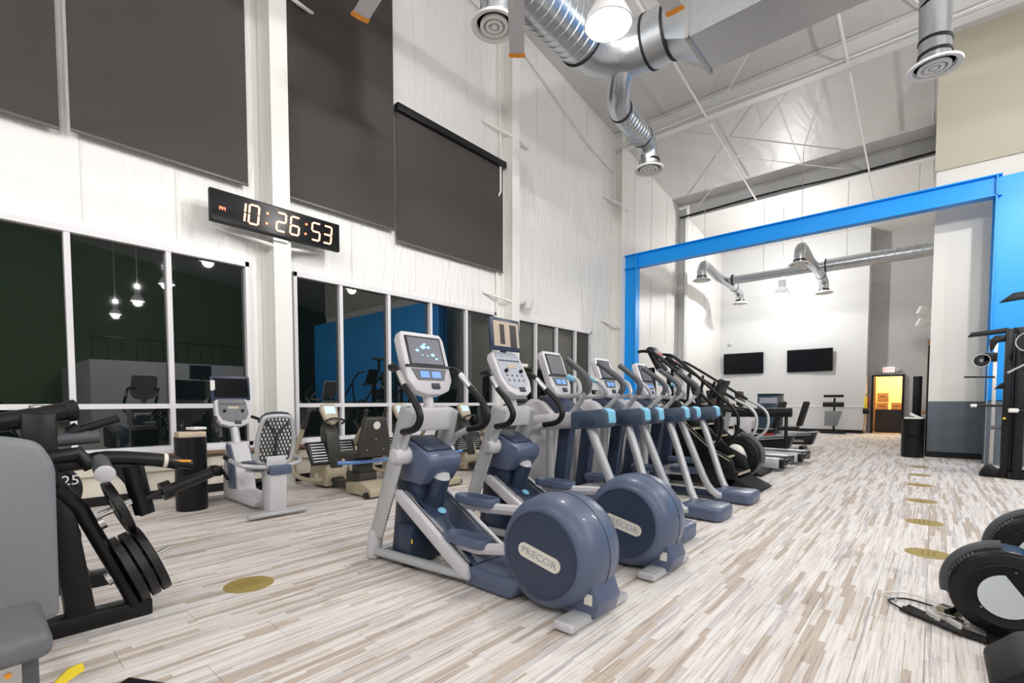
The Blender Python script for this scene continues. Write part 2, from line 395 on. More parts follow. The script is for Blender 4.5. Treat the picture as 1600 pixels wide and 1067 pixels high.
# rest of the hall (seen mirrored in the dark glass)
struct(MB().box((XR, 3, 5.5), (.2, 24, 11)).build('wall_far_right', 'green'))
struct(MB().box((7, Y0, 6), (30, .2, 12)).build('wall_behind', 'greywall'))
mz = struct(MB().box((16.5, 7.5, 1.5), (9, 8, 3.0)).build('wall_mezzanine', 'greywall'))
for y in [3.6 + k * .5 for k in range(17)]: MB().tube([(12.1, y, 3), (12.1, y, 3.95)], .015, 6).build('baluster', 'black', mz)
MB().tube([(12.1, 3.5, 3.97), (12.1, 11.5, 3.97)], .03, 8).build('handrail', 'black', mz)
# doorway with a lit store room behind it
d1 = thing('door_1', 'open black-framed doorway with dark half door', 'door', ((DX0 + DX1) / 2, YR, 0), kind='structure')
hw = (DX1 - DX0) / 2
MB().box((-hw, -.02, DH / 2), (.07, .26, DH)).box((hw, -.02, DH / 2), (.07, .26, DH)).box((0, -.02, DH), (2 * hw + .07, .26, .07)).build('door_frame', 'black', d1)
MB().box((.03, .02, .46), (2 * hw - .12, .05, .9)).build('half_door', mat('dark_brown', (.03, .017, .012), .45), d1)
MB().box((-hw + .06, .3, 1.1), (.035, .5, 2.1)).build('door_leaf', 'wood', d1)
struct(MB().box((-1.3, 26.2, 1.5), (3, .1, 3)).box((-2.4, 24.8, 1.5), (.1, 2.8, 3)).box((.2, 24.8, 1.5), (.1, 2.8, 3)).box((-1.1, 24.8, 3), (2.8, 2.8, .1)).build('wall_store', 'ywall'))
ld = bpy.data.lights.new('store_lamp', 'POINT'); ld.energy = 260; ld.color = (1, .78, .45); ld.shadow_soft_size = .15
lo = bpy.data.objects.new('store_lamp', ld); COL.objects.link(lo); lo.location = (-1.0, 24.6, 2.7)

# ================================================================ LAMPS
def lamp(x, y, z, label, power=1.0):
    t = thing('high_bay_lamp', label, 'lamp', (x, y, z), group='high bay lamps')
    MB().lathe([(.09, .34), (.1, .2), (.17, .14), (.25, -.02), (.26, -.06), (.245, -.06), (.23, -.02), (.15, .12)], n=28).build('reflector', 'acryl', t)
    MB().lathe([(.0, -.015), (.235, -.015), (.235, -.04), (.0, -.075)], n=28).build('lens', 'lens', t)
    MB().lathe([(.11, .2), (.12, .46), (.06, .5)], n=16).build('ballast', 'beam', t)
    MB().tube([(0, 0, .5), (0, 0, roof(y) - z - .03)], .012, 6).build('rod', 'beam', t)
    l = bpy.data.lights.new('lamp_light', 'SPOT'); l.energy = LAMP_POWER * power * 4; l.spot_size = math.radians(176); l.spot_blend = .12
    l.shadow_soft_size = .14; l.color = (1, .975, .94)
    o = bpy.data.objects.new('lamp_light', l); COL.objects.link(o); o.parent = t; o.location = (0, 0, -.1)
    l2 = bpy.data.lights.new('lamp_uplight', 'POINT'); l2.energy = UP_POWER * power; l2.shadow_soft_size = .06; l2.color = (1, .975, .95)
    o2 = bpy.data.objects.new('lamp_uplight', l2); COL.objects.link(o2); o2.parent = t; o2.location = (0, 0, .56)
    return t
lamp(-2.75, 4.7, 5.32, 'glaring high bay lamp beside the big round duct')
lamp(-4.2, 19.4, 5.1, 'high bay lamp hanging before the far grey wall', 1.3)
for x, y, lab in ((1.7, 4.9, 'largest of the lamps mirrored in the dark window by the clock'), (6.1, 4.9, 'second lamp of the row mirrored in the dark window'), (10.5, 4.9, 'third lamp of the row mirrored in the dark window'), (15, 4.9, 'smallest, farthest lamp of the row mirrored in the window'), (14, -2.6, 'added high bay lamp far behind the camera on the right'),  # lamp far behind on the right is added to lighten the mirrored roof
                  (1.7, 9.6, 'added high bay lamp just outside the frame, brightening the white block'), (-2.75, -2.6, 'high bay lamp behind the camera near the windows'), (2.2, -2.6, 'high bay lamp straight behind the camera'), (7, -2.6, 'high bay lamp behind the camera on the right')):  # unseen lamp before the white block is added to brighten its face
    lamp(x, y, 5.45, lab)

# ================================================================ DUCTS
def diffuser(par, x, y, z, r=.28):
    b = MB()
    b.lathe([(r, -.01), (r + .005, .015), (r * .8, .05), (r * .74, .05), (r * .8, .0), (r, -.01)], (x, y, z), n=32)
    for k, (ro, ri) in enumerate(((.62, .5), (.38, .27))): b.lathe([(r * ro, -.012), (r * ro, .01), (r * ri, .05), (r * ri - .015, .05), (r * ro - .04, -.012), (r * ro, -.012)], (x, y, z), n=28)
    b.lathe([(0, -.012), (r * .14, -.01), (r * .14, .03), (0, .03)], (x, y, z), n=16)
    b.build('diffuser_ring', 'white', par)
    MB().lathe([(r * .76, .045), (0, .045)], (x, y, z), n=24).build('throat', 'blackm', par)
def rings(par, a, b_, r, step, name='duct_rib'):
    a, b_ = Vector(a), Vector(b_); d = b_ - a; n = max(1, int(d.length / step)); mb = MB()
    for i in range(n + 1):
        c = a + d * (i / n); mb.lathe([(r + .001, -.006), (r + .007, 0), (r + .001, .006)], c, d, n=28)
    return mb.build(name, 'galv', par)
def bands(par, pts, r):
    for c, d in pts: MB().lathe([(r + .004, -.02), (r + .012, -.018), (r + .012, .018), (r + .004, .02)], c, d, n=28).build('clamp_band', 'blackm', par)
DXX, DZ = -4.2, 6.75
t = thing('round_duct', 'large galvanised spiral duct with elbow, rectangular trunk and round diffuser', 'duct')
MB().tube([(DXX, -7.5, DZ), (DXX, 6.4, DZ)], .37, 28).build('spiral_duct', 'galv', t)
rings(t, (DXX, 1.5, DZ), (DXX, 6.3, DZ), .37, .14)
el = [(DXX, 6.4, DZ)] + [(DXX + .75 - .75 * math.cos(a), 6.4 + .75 * math.sin(a), DZ) for a in [math.radians(k) for k in (22, 45, 68, 90)]] + [(DXX + 1.1, 7.15, DZ)]
MB().tube(el, .375, 28).build('elbow', 'galv', t)
bands(t, [((DXX, 6.38, DZ), (0, 1, 0)), ((DXX + .75, 7.15, DZ), (1, 0, 0)), ((DXX + 1.08, 7.15, DZ), (1, 0, 0))], .375)
b = MB(); n_ = 32; ra, rb_ = [], []
for q in range(n_):
    a = 2 * PI * q / n_ + PI / 4; ca, sa = math.cos(a), math.sin(a); m_ = max(abs(ca), abs(sa))
    ra.append((DXX + 1.1, 7.15 + .375 * ca, DZ + .375 * sa)); rb_.append((DXX + 1.5, 7.15 + .44 * ca / m_, DZ - .1 + .44 * sa / m_))
b.add(ra + rb_, [[q, (q + 1) % n_, n_ + (q + 1) % n_, n_ + q] for q in range(n_)]); b.build('transition', 'galv', t, ang=25)
MB().box((-1.65, 7.15, DZ - .1), (2.1, .88, .88)).build('rectangular_duct', 'galv', t)
for x in (-2.69, -.62): MB().box((x, 7.15, DZ + .35), (.05, .98, .04)).box((x, 7.15, DZ - .55), (.05, .98, .04)).box((x, 6.7, DZ - .1), (.05, .04, .94)).box((x, 7.6, DZ - .1), (.05, .04, .94)).build('duct_flange', 'steel', t)
MB().prism([(-.6, DZ - .54), (.6, DZ - .1), (6, DZ - .1), (6, DZ + .4), (-.6, DZ + .34)], 6.71, 7.59, 'y').build('tapered_duct', 'galv', t)
br = [(DXX + .42, 7.0, DZ - .1), (DXX + .2, 7.22, DZ - .36), (DXX - .05, 7.7, DZ - .46), (DXX - .15, 8.75, DZ - .46), (DXX - .2, 9.05, DZ - .55), (DXX - .2, 9.15, DZ - .8)]
MB().tube(br, .19, 24, sm=5).build('branch_duct', 'galv', t)
rings(t, (DXX - .06, 7.75, DZ - .46), (DXX - .15, 8.7, DZ - .46), .19, .1)
bands(t, [((DXX - .05, 7.72, DZ - .46), (-.1, 1, 0)), ((DXX - .15, 8.72, DZ - .46), (-.1, 1, 0)), ((DXX - .2, 9.15, DZ - .76), (0, 0, 1))], .19)
MB().cyl((DXX - .2, 9.15, 5.85), (DXX - .2, 9.15, DZ - .75), .185, n=24).build('drop', 'galv', t)
diffuser(t, DXX - .2, 9.15, 5.83)
MB().cyl((-4.2, 4.45, 5.86), (-4.2, 4.45, DZ - .2), .17, n=24).build('drop', 'galv', t)
rings(t, (-4.2, 4.45, 5.95), (-4.2, 4.45, 6.35), .17, .07)
diffuser(t, -4.2, 4.45, 5.83)
for y in (2.2, 5.6): MB().tube([(DXX, y, DZ + .37), (DXX, y, roof(y))], .008, 6).build('hanger', 'steel', t)
t = thing('drop_duct', 'galvanised vertical duct with round ceiling diffuser at upper right', 'duct', (-.13, 9.0, 0))
MB().tube([(0, 0, 5.85), (0, 0, 7.6), (.15, 0, 7.9), (.5, 0, 8.0), (4, 0, 8.0)], .18, 24, sm=4).build('spiral_duct', 'galv', t)
rings(t, (0, 0, 6.75), (0, 0, 7.5), .18, .09)
bands(t, [((0, 0, 6.0), (0, 0, 1)), ((0, 0, 6.18), (.1, 0, 1)), ((0, 0, 6.7), (-.25, 0, 1))], .18)
diffuser(t, 0, 0, 5.83, .3)
t = thing('far_duct', 'galvanised round duct with four diffusers in the far bay', 'duct')
z = 5.6
MB().tube([(-.1, 18.5, z), (-2.75, 18.5, z)], .2, 24).build('spiral_duct', 'galv', t); rings(t, (-.15, 18.5, z), (-2.7, 18.5, z), .2, .2)
MB().tube([(-2.7, 18.5, z), (-3.3, 18.5, z), (-5.7, 18.5, z)], .15, 20).build('spiral_duct', 'galv', t); rings(t, (-3.4, 18.5, z), (-5.6, 18.5, z), .15, .2)
bands(t, [((-2.75, 18.5, z), (1, 0, 0)), ((-5.6, 18.5, z), (1, 0, 0))], .2)
for x in (-3.05, -5.85):
    MB().tube([(x, 16.1, 5.2), (x, 16.1, z - .08), (x, 16.3, z + .12), (x, 16.6, z + .12), (x, 17.6, z), (x, 18.5, z), (x, 19.6, z - .05), (x, 20.1, z - .15), (x, 20.25, z - .35), (x, 20.25, 5.1)], .15, 20, sm=4).build('branch_duct', 'galv', t)
    bands(t, [((x, 16.1, 5.3), (0, 0, 1)), ((x, 20.25, 5.18), (0, 0, 1)), ((x, 19.5, z - .04), (0, 1, 0))], .15)
    diffuser(t, x, 16.1, 5.18); diffuser(t, x, 20.25, 5.06)
for x in (-.5, -2.2, -4.6): MB().tube([(x, 18.5, z + .15), (x, 18.5, roof(18.5))], .008, 6).build('hanger', 'steel', t)
for x in (-3.05, -5.85): MB().tube([(x, 16.3, z + .25), (x, 16.3, roof(16.3))], .008, 6).build('hanger', 'steel', t)
# big slow fan, only its blade tips hang into the picture
t = thing('ceiling_fan', 'white ceiling fan with nine long orange-tipped blades near the roof', 'fan', (-2.0, 2.27, 5.0))
MB().lathe([(.05, .3), (.22, .25), (.28, .05), (.28, -.08), (.1, -.15), (0, -.15)], n=24).build('hub', 'white', t)
MB().tube([(0, 0, .3), (0, 0, roof(2.27) - 5)], .05, 10).build('drop_rod', 'white', t)
blade = None
for k in range(9):
    a = math.radians(90 + 40 * k)
    if blade is None:
        blade = MB().prism([(-.075, 0), (-.02, .018), (.05, .012), (.085, -.006), (.0, -.004)], .25, 2.36, 'y').build('blade', 'lgrey', t)
        tip = MB().prism([(-.085, -.002), (-.02, .024), (.05, .018), (.095, -.008), (.0, -.012)], 2.36, 2.42, 'y').build('blade_tip', 'orange', blade)
        blade.rotation_euler = (0, 0, a - PI / 2)
    else:
        c = blade.copy(); COL.objects.link(c); c.rotation_euler = (0, 0, a - PI / 2)
        d = tip.copy(); COL.objects.link(d); d.parent = c

# ================================================================ WALL FITTINGS
def blind(y0, y1, z0, z1, label, head=False, x=XW + .09):
    t = thing('roller_blind', label, 'blind', (x, (y0 + y1) / 2, z0), group='roller blinds'); h = z1 - z0; wd = y1 - y0
    MB().box((0, 0, h / 2), (.012, wd, h)).build('fabric', 'blind', t)
    MB().box((.005, 0, .0), (.03, wd, .035), bev=.006).build('bottom_bar', 'blindbar', t)
    if head: MB().box((.03, 0, h + .04), (.13, wd + .06, .13), bev=.01).build('head_box', 'black', t)
    return t
blind(-1.9, .77, 4.17, 8.6, 'dark brown roller blind cut off by the left picture edge')
blind(.86, 2.68, 4.2, 8.4, 'dark brown roller blind above and left of the clock')
blind(3.24, 5.08, 4.22, 8.2, 'tall charcoal roller blind right of the column with the clock')
blind(5.14, 7.9, 4.05, 6.3, 'shorter charcoal roller blind under a black head box', True)
# clock
t = thing('wall_clock', 'long black digital clock with glowing red digits on the column', 'clock', (XW + .36, 3.0, 3.72))
MB().box((-.03, 0, 0), (.07, 1.76, .41), bev=.006).build('case', 'blackm', t)
MB().box((.008, 0, 0), (.004, 1.72, .37)).build('face', 'screen', t)
SEG = {'0': 'abcdef', '1': 'bc', '2': 'abged', '6': 'afgedc', '5': 'afgcd', '3': 'abgcd'}
def seg7(ch, yc, h=.25, wd=.12):
    b = MB(); w2, h2, k = wd / 2, h / 2, .011
    P = {'a': ((-w2, h2), (w2, h2)), 'g': ((-w2, 0), (w2, 0)), 'd': ((-w2, -h2), (w2, -h2)), 'f': ((-w2, h2), (-w2, 0)), 'b': ((w2, h2), (w2, 0)), 'e': ((-w2, 0), (-w2, -h2)), 'c': ((w2, 0), (w2, -h2))}
    for s in SEG[ch]:
        (y0, z0), (y1, z1) = P[s]; sl = lambda z: z * .1
        p0, p1 = Vector((.013, yc + y0 + sl(z0), z0)), Vector((.013, yc + y1 + sl(z1), z1)); d = (p1 - p0) * .09
        b.tube([p0 + d, p1 - d], k, 6)
    return b
for ch, yc in zip('102653', (-.53, -.36, -.0, .19, .5, .68)): seg7(ch, yc).build('digit', 'ledc', t)
for yc in (-.19, .35):
    b = MB()
    for z in (.07, -.07): b.lathe([(.015, 0), (.015, .006)], (.01, yc + z * .1, z), (1, 0, 0), 10)
    b.build('colon', 'red', t)
text('pm_mark', 'PM', .06, 'red', t, (.012, -.74, -.03), (PI / 2, 0, PI / 2))
MB().box((-.1, .0, -.24), (.16, .2, .03)).build('bracket', 'silver', t)
# televisions
for x, lab in ((-6.28, 'black wall television left on the far grey wall'), (-3.8, 'black wall television right on the far grey wall')):
    t = thing('television', lab, 'television', (x, Y1 - .14, 2.86), .04 if x < -5 else -.06, 'televisions')
    MB().box((0, 0, 0), (1.6, .05, .9), (.06, 0, 0), bev=.008).build('case', 'black', t)
    MB().box((0, -.03, 0), (1.55, .006, .85), (.06, 0, 0)).build('screen', 'screen', t)
    MB().box((0, .08, 0), (.4, .1, .3)).build('wall_mount', 'blackm', t)
t = thing('exit_sign', 'white exit sign with red letters above the doorway', 'sign', (-1.33, YR - .06, 2.42))
MB().box((0, 0, 0), (.36, .05, .2), bev=.008).build('case', mat('exit_face', (.9, .85, .83), .4, emit=.5), t)
text('lettering', 'EXIT', .16, 'redt', t, (0, -.03, 0), (PI / 2, 0, 0))
for s in (-1, 1): MB().lathe([(.03, 0), (.06, .05), (.065, .09), (.0, .1)], (s * .24, .02, 0), (s * .35, -1, .0), 14).build('emergency_head', 'lgrey', t)
for z, yv, lab in ((3.5, 16.0, 'upper white wall speaker beside the tall white block'), (3.14, 15.6, 'lower white wall speaker beside the tall white block')):
    t = thing('wall_speaker', lab, 'speaker', (-.27, yv, z), .5, 'white wall speakers')
    MB().box((0, 0, 0), (.2, .16, .2), (.35, .3, 0), bev=.02).build('cabinet', 'white', t)
    MB().tube([(.05, .05, 0), (.22, .1, 0)], .02, 8).build('bracket', 'white', t)
t = thing('wall_speaker', 'small white speaker on the window wall just past the column', 'speaker', (XW + .25, 8.62, 3.45), 0, 'white wall speakers')
MB().box((0, 0, 0), (.13, .15, .24), (0, .25, .3), bev=.015).build('cabinet', 'white', t)
MB().tube([(-.05, 0, 0), (-.24, 0, 0)], .015, 8).build('bracket', 'white', t)
t = thing('security_camera', 'small white bullet camera on the column past the second bay', 'camera', (XW + .36, 8.1, 2.0))
MB().cyl((.02, .0, .02), (.2, .1, 0), .04, n=14).build('body', 'white', t); MB().lathe([(.05, 0), (.05, .04), (.02, .06)], (-.04, 0, 0), (1, 0, 0)).build('base', 'white', t)
t = thing('dome_camera', 'small dome camera high on the far corner wall', 'camera', (XW + .45, Y1 - .05, 3.75))
MB().lathe([(.07, 0), (.07, .04), (.05, .08), (.0, .1)], (0, 0, 0), (0, -1, 0)).build('dome', 'white', t); MB().lathe([(.025, .085), (.02, .11), (0, .115)], (0, 0, 0), (0, -1, 0), 10).build('eye', 'screen', t)
for x, y, lab in ((-3.4, 1.21, 'gold floor sticker alone in front of the near elliptical'), (.0, 5.06, 'gold floor sticker nearest the camera in the right aisle'), (-.04, 6.35, 'second gold floor sticker along the right aisle'), (-.08, 7.7, 'third gold floor sticker along the right aisle'), (-.12, 9.15, 'fourth gold floor sticker along the right aisle'), (-.15, 10.4, 'fifth gold floor sticker along the right aisle'), (-.18, 11.7, 'sixth gold floor sticker, farthest along the right aisle')):
    t = thing('floor_decal', lab, 'sticker', (x, y, .0005), group='round gold floor stickers')
    MB().lathe([(0, .0012), (.15, .0012), (.15, 0)], n=32).build('disc', 'gold', t)
    b = MB()
    for k in (-1, 0, 1): b.box((k * .035, 0, .0014), (.008, .15 if k else .19, .0006))
    b.build('printed_lines', mat('decal_ink', (.2, .14, .03), .6), t)

# ================================================================ ELLIPTICALS
def pedal(par, x, y, z, mt='slate', L=.4, W=.16, h=.055):
    """hollow foot tray with a raised rim"""
    n = 28; ring = lambda k, zz: [(x + (L / 2 - k) * math.copysign(abs(math.cos(a)) ** .55, math.cos(a)), y + (W / 2 - k) * math.copysign(abs(math.sin(a)) ** .6, math.sin(a)), zz) for a in [2 * PI * q / n for q in range(n)]]
    rs = [ring(.03, z - .012), ring(.006, z), ring(0, z + h * .7), ring(.006, z + h), ring(.014, z + h), ring(.02, z + h * .75), ring(.026, z + .022)]
    vs = [p for r_ in rs for p in r_]; fs = [[a * n + q, a * n + (q + 1) % n, (a + 1) * n + (q + 1) % n, (a + 1) * n + q] for a in range(len(rs) - 1) for q in range(n)]
    fs += [list(range(n))[::-1], [(len(rs) - 1) * n + q for q in range(n)]]
    return MB().add(vs, fs).build('pedal', mt, par)
def console_screen(par, x, z, wd=.4, tilt=-.42, mt='lgrey', tall=.5, scr='lit', art=True):
    """tall white console, screen above, key panel and rounded chin below; faces +x"""
    E_ = bpy.data.objects.new('console', None); COL.objects.link(E_); E_.location = (x, 0, z); E_.rotation_euler = (0, tilt, 0); E_.parent = par
    h = tall / 2; w2 = wd / 2
    pr = [(-w2 * .88, h), (w2 * .88, h), (w2, h * .8), (w2, -h * .55), (w2 * .75, -h * .88), (w2 * .3, -h), (-w2 * .3, -h), (-w2 * .75, -h * .88), (-w2, -h * .55), (-w2, h * .8)]
    body = MB().prism(pr, -.05, .03, 'x', bev=.014)
    o = body.build('console', mt, par, (x, 0, z), (0, tilt, 0)); bpy.data.objects.remove(E_)
    MB().box((.031, 0, h * .36), (.012, wd * .8, tall * .5), bev=.004).build('bezel', 'black', o)
    MB().box((.038, 0, h * .38), (.004, wd * .72, tall * .42)).build('screen', scr, o)
    if art:
        b = MB()
        for y, zz, s in ((-.02, .03, .03), (.03, .03, .02), (-.08, .0, .02), (.06, -.03, .022), (.0, .055, .015), (.01, -.04, .008), (-.04, -.035, .008), (.09, -.06, .014)): b.prism([(y - s, h * .38 + zz), (y, h * .38 + zz + s * .7), (y + s, h * .38 + zz), (y, h * .38 + zz - s * .6)], .040, .0412, 'x')
        b.build('screen_graphic', 'glow', o)
    MB().box((.036, 0, -h * .12), (.02, wd * 1.0, .014)).build('shelf_lip', 'black', o)
    MB().prism([(-w2 * .78, -h * .2), (w2 * .78, -h * .2), (w2 * .6, -h * .55), (-w2 * .6, -h * .55)], .03, .036, 'x').build('key_panel', 'panel', o)
    b = MB()
    for s in (-1, 1): b.box((.038, s * wd * .13, -h * .38), (.004, wd * .2, h * .2))
    b.build('key_display', 'lcd', o)
    MB().box((.036, .03, -h * .74), (.016, .075, .045), bev=.006).build('clip', 'ink', o)
    return o
def console_keys(par, x, z, wd=.38, tilt=-.5, tall=.46, mt='lgrey', pm='panel2'):
    h = tall / 2; w2 = wd / 2
    pr = [(-w2 * .8, h), (w2 * .8, h), (w2 * .95, h * .8), (w2, -h * .3), (w2 * .8, -h * .8), (w2 * .35, -h), (-w2 * .35, -h), (-w2 * .8, -h * .8), (-w2, -h * .3), (-w2 * .95, h * .8)]
    o = MB().prism(pr, -.05, .03, 'x', bev=.014).build('console', mt, par, (x, 0, z), (0, tilt, 0))
    MB().prism([(p[0] * .82, p[1] * .8 + h * .12) for p in pr], .03, .036, 'x').build('key_panel', pm, o)
    MB().box((.038, 0, h * .3), (.004, wd * .3, h * .16)).build('display', 'tan', o)
    b = MB()
    for i in range(6): b.box((.038, -w2 * .6 + i * w2 * .24, h * .56), (.004, .035, .012))
    b.build('key_row', 'ink', o)
    b = MB()
    for i in range(8): b.lathe([(.012, 0), (.012, .003)], (.036, -w2 * .5 + (i % 4) * w2 * .33, -h * .12 - (i // 4) * .05), (1, 0, 0), 8)
    b.build('keys', 'panel', o)
    for s in (-1, 1): MB().lathe([(.016, 0), (.018, .02), (.01, .03)], (.034, s * w2 * .5, h * .06), (1, 0, .2), 12).build('dial', 'black', o)
    MB().box((.036, .03, -h * .74), (.016, .075, .045), bev=.006).build('clip', 'ink', o)
    return o
def elliptical(yc, label, variant):
    t = thing('elliptical_trainer', label, 'elliptical', (-2.35, yc, 0), group='blue-grey elliptical trainers')
    # drum shell at the rear
    R = .338; WZ = .345
    MB().lathe([(.0, -.2), (.246, -.2), (.262, -.197), (.295, -.18), (.322, -.13), (.334, -.06), (R, 0), (.334, .06), (.322, .13), (.295, .18), (.262, .197), (.246, .2), (0, .2)], (.69, 0, WZ), (0, 1, 0), 48).build('wheel_shell', 'slate', t)
    for s in (-1, 1):
        dk = MB().lathe([(0, .0), (.246, .0), (.25, .004), (.25, .012), (.242, .012), (.238, .008), (0, .008)], (.69, s * .2, WZ), (0, s, 0), 48).build('wheel_cover', 'navy', t)
        ang = .22 * (1 if s < 0 else -1)
        MB().prism([(x_ + .11 * q, z_) for q in (1, -1) for x_, z_ in [(.042 * math.cos(a) , .042 * math.sin(a)) for a in [math.radians((-90 if q > 0 else 90) + k * 15) for k in range(13)]]], -.003, .003, 'y').build('badge', 'badge', dk, (.69, s * .211, .335), (0, ang, 0))
        text('badge_lettering', 'PRECOR', .06, 'ink' if s > 0 else 'panel2', dk, (.69, s * .2155, .335), (PI / 2, ang if s < 0 else -ang, 0 if s < 0 else PI), .001, 1.15)
    MB().tube([(.69 + .339 * math.cos(a), -.0, WZ + .339 * math.sin(a)) for a in [math.radians(k) for k in range(-40, 151, 10)]], .0025, 6).build('shell_seam', 'ink', t)
    MB().prism([(.76, .03), (1.0, .03), (1.03, .12), (.96, .3), (.85, .1)], -.12, .12, 'y', bev=.01).build('rear_bracket', 'slate', t)
    MB().box((.965, -.125, .14), (.05, .004, .06)).build('warning_label', 'badge', t)
    ft = MB().box((.92, 0, .035), (.13, .6, .05), bev=.018).build('rear_foot', 'silver', t)
    for s in (-1, 1): MB().box((.92, s * .29, .035), (.125, .03, .048), bev=.014).build('foot_cap', 'lgrey', ft)
    # base rails
    for s in (-1, 1):
        MB().tube([(-.9, s * .26, .06), (-.75, s * .255, .065), (-.3, s * .22, .07), (.1, s * .17, .07)], .042, 10, sm=4, flat=.8).build('base_rail', 'silver', t)
        MB().lathe([(.055, 0), (.062, .05), (.055, .2), (.045, .22)], (-.91, s * .26, .015), (.18, 0, 1), 14).build('corner_boot', 'lgrey', t)
        MB().tube([(-.86, s * .26, .2), (-.52, s * .2, 1.16)], [.07, .085], 12, flat=.5).build('upright', 'silver', t)
    MB().prism([(.05, .02), (.45, .02), (.55, .16), (.4, .14), (.1, .14)], -.19, .19, 'y', bev=.012).build('tail_cradle', 'slate', t)
    MB().tube([(-.88, -.26, .05), (-.88, .26, .05)], .035, 10).build('front_cross_tube', 'silver', t)
    # head casting and neck
    MB().box((-.53, 0, 1.09), (.1, .4, .18), (0, .25, 0), bev=.03).build('head_cover', 'lgrey', t)
    MB().tube([(-.53, 0, 1.15), (-.58, 0, 1.38)], .04, 12).build('neck', 'lgrey', t)
    if variant == 0:
        console_screen(t, -.58, 1.5, .42, -.32, tall=.5)
    else:
        console_keys(t, -.56, 1.46, .4, -.5, .46)
        tv = MB().box((-.64, 0, 1.83), (.04, .4, .3), (0, -.1, 0), bev=.012).build('monitor', 'navy', t)
        MB().box((-.617, 0, 1.833), (.004, .34, .23), (0, -.1, 0)).build('screen', 'glow2', tv)
        b = MB().box((-.614, -.06, 1.83), (.003, .06, .18), (0, -.1, 0)).box((-.614, .09, 1.82), (.003, .09, .21), (0, -.1, 0)); b.build('screen_figures', mat('tv_figures', (.05, .035, .025), .3, emit=.1), tv)
        MB().tube([(-.66, 0, 1.65), (-.66, 0, 1.75)], .03, 8).build('monitor_stem', 'navy', t)
    # cup tray, inner column
    MB().prism([(-.72, .62), (-.45, .6), (-.34, .74), (-.34, .82), (-.66, .95), (-.74, .93)], -.16, .16, 'y', bev=.03).build('cup_tray', 'slate', t)
    MB().box((-.53, 0, .905), (.25, .24, .012), (0, .38, 0), bev=.004).build('tray_well', 'navy', t)
    MB().prism([(-.86, .04), (-.6, .04), (-.56, .3), (-.48, .66), (-.75, .8)], -.13, .13, 'y', bev=.02).build('motor_cover', 'navy', t)
    MB().box((-.6, -.06, .16), (.2, .3, .28), bev=.015).build('control_box', 'navy', t)
    MB().tube([(-.52, 0, .36), (-.4, 0, .66)], .07, 16).build('lift_cylinder', 'navy', t)
    MB().lathe([(.07, 0), (.055, .03), (0, .04)], (-.4, 0, .66), (.12, 0, .3), 16).build('cylinder_cap', 'lgrey', t)
    # incline ramp
    rp = MB().prism([(-.66, .46), (-.6, .52), (.1, .15), (.12, .06), (.02, .06)], -.15, .15, 'y', bev=.008).build('ramp', 'navy', t)
    for s in (-1, 1):
        MB().prism([(-.7, .5), (-.68, .56), (-.62, .56), (.1, .15), (.12, .06), (.03, .07)], s * .205 - .024, s * .205 + .024, 'y', bev=.015).build('ramp_rail', 'lgrey', t)
        MB().prism([(-.6, .56), (.08, .17), (.08, .155), (-.6, .545)], s * .168 - .01, s * .168 + .01, 'y').build('track', 'chrome', t)
    MB().lathe([(.035, 0), (.03, .008), (0, .01)], (-.37, -.02, .41), (.47, 0, .88), 16).build('ramp_button', 'sky', rp)
    text('ramp_lettering', 'PRECOR', .05, 'silver', rp, (-.5, 0, .475), (0, .49, -PI / 2), .001)
    # pedals with their link arms
    for s, px_, pz in ((-1, .02, .27), (1, -.16, .47)):
        p = pedal(t, px_, s * .135, pz)
        MB().tube([(px_ - .12, s * .135, pz - .02), (px_ + .1, s * .135, pz - .02), (.56, s * .135, .33 if s < 0 else .5)], .032, 8, flat=1.2).build('pedal_arm', 'lgrey', p)
    # swinging handles, near one forward, far one back
    for s, dx in ((-1, 0), (1, .12)):
        pv = MB().lathe([(.062, 0), (.07, .02), (.07, .12), (.05, .15), (0, .16)], (-.6, s * .13, .82), (-.05, s, 0), 16).build('pivot', 'lgrey', t)
        y1, y2 = s * .25, s * .27
        MB().tube([(-.6, s * .25, .82), (-.57 + dx * .3, y1, .93), (-.5 + dx * .9, y2, 1.0)], .026, 10, sm=4).build('lower_lever', 'silver', pv)
        k = dx
        MB().tube([(-.5 + k * .9, y2, 1.0), (-.36 + k, y2, 1.03), (-.3 + k, y2, 1.11), (-.36 + k, y2, 1.22), (-.48 + k, y2 * .98, 1.33)], .026, 10, sm=5).build('hand_grip', 'black', pv)
        MB().tube([(-.48 + k, y2 * .98, 1.33), (-.56 + k * .8, y2 * .95, 1.43)], .024, 10).build('pulse_sensor', 'chrome', pv)
        MB().tube([(-.56 + k * .8, y2 * .95, 1.43), (-.61 + k * .7, y2 * .92, 1.47), (-.7 + k * .7, y2 * .85, 1.475), (-.76 + k * .6, y2 * .6, 1.46)], .023, 10, sm=4).build('top_grip', 'black', pv)
    return t
e1 = elliptical(2.33, 'nearest blue-grey elliptical trainer with a lit all-in-one console', 0)
MB().tube([(-.62, -.12, .26), (-.5, -.2, .2), (-.55, -.16, .1), (-.48, -.2, .06), (-.56, -.18, .015), (-.6, -.1, .012)], .006, 6, sm=5).build('yellow_lead', 'yellow', e1)
MB().tube([(-.75, -.1, .1), (-.66, -.2, .02), (-.5, -.22, .012), (-.42, -.15, .012)], .005, 6, sm=5).build('black_lead', 'black', e1)
elliptical(3.3, 'second blue-grey elliptical trainer with a television above its console', 1)

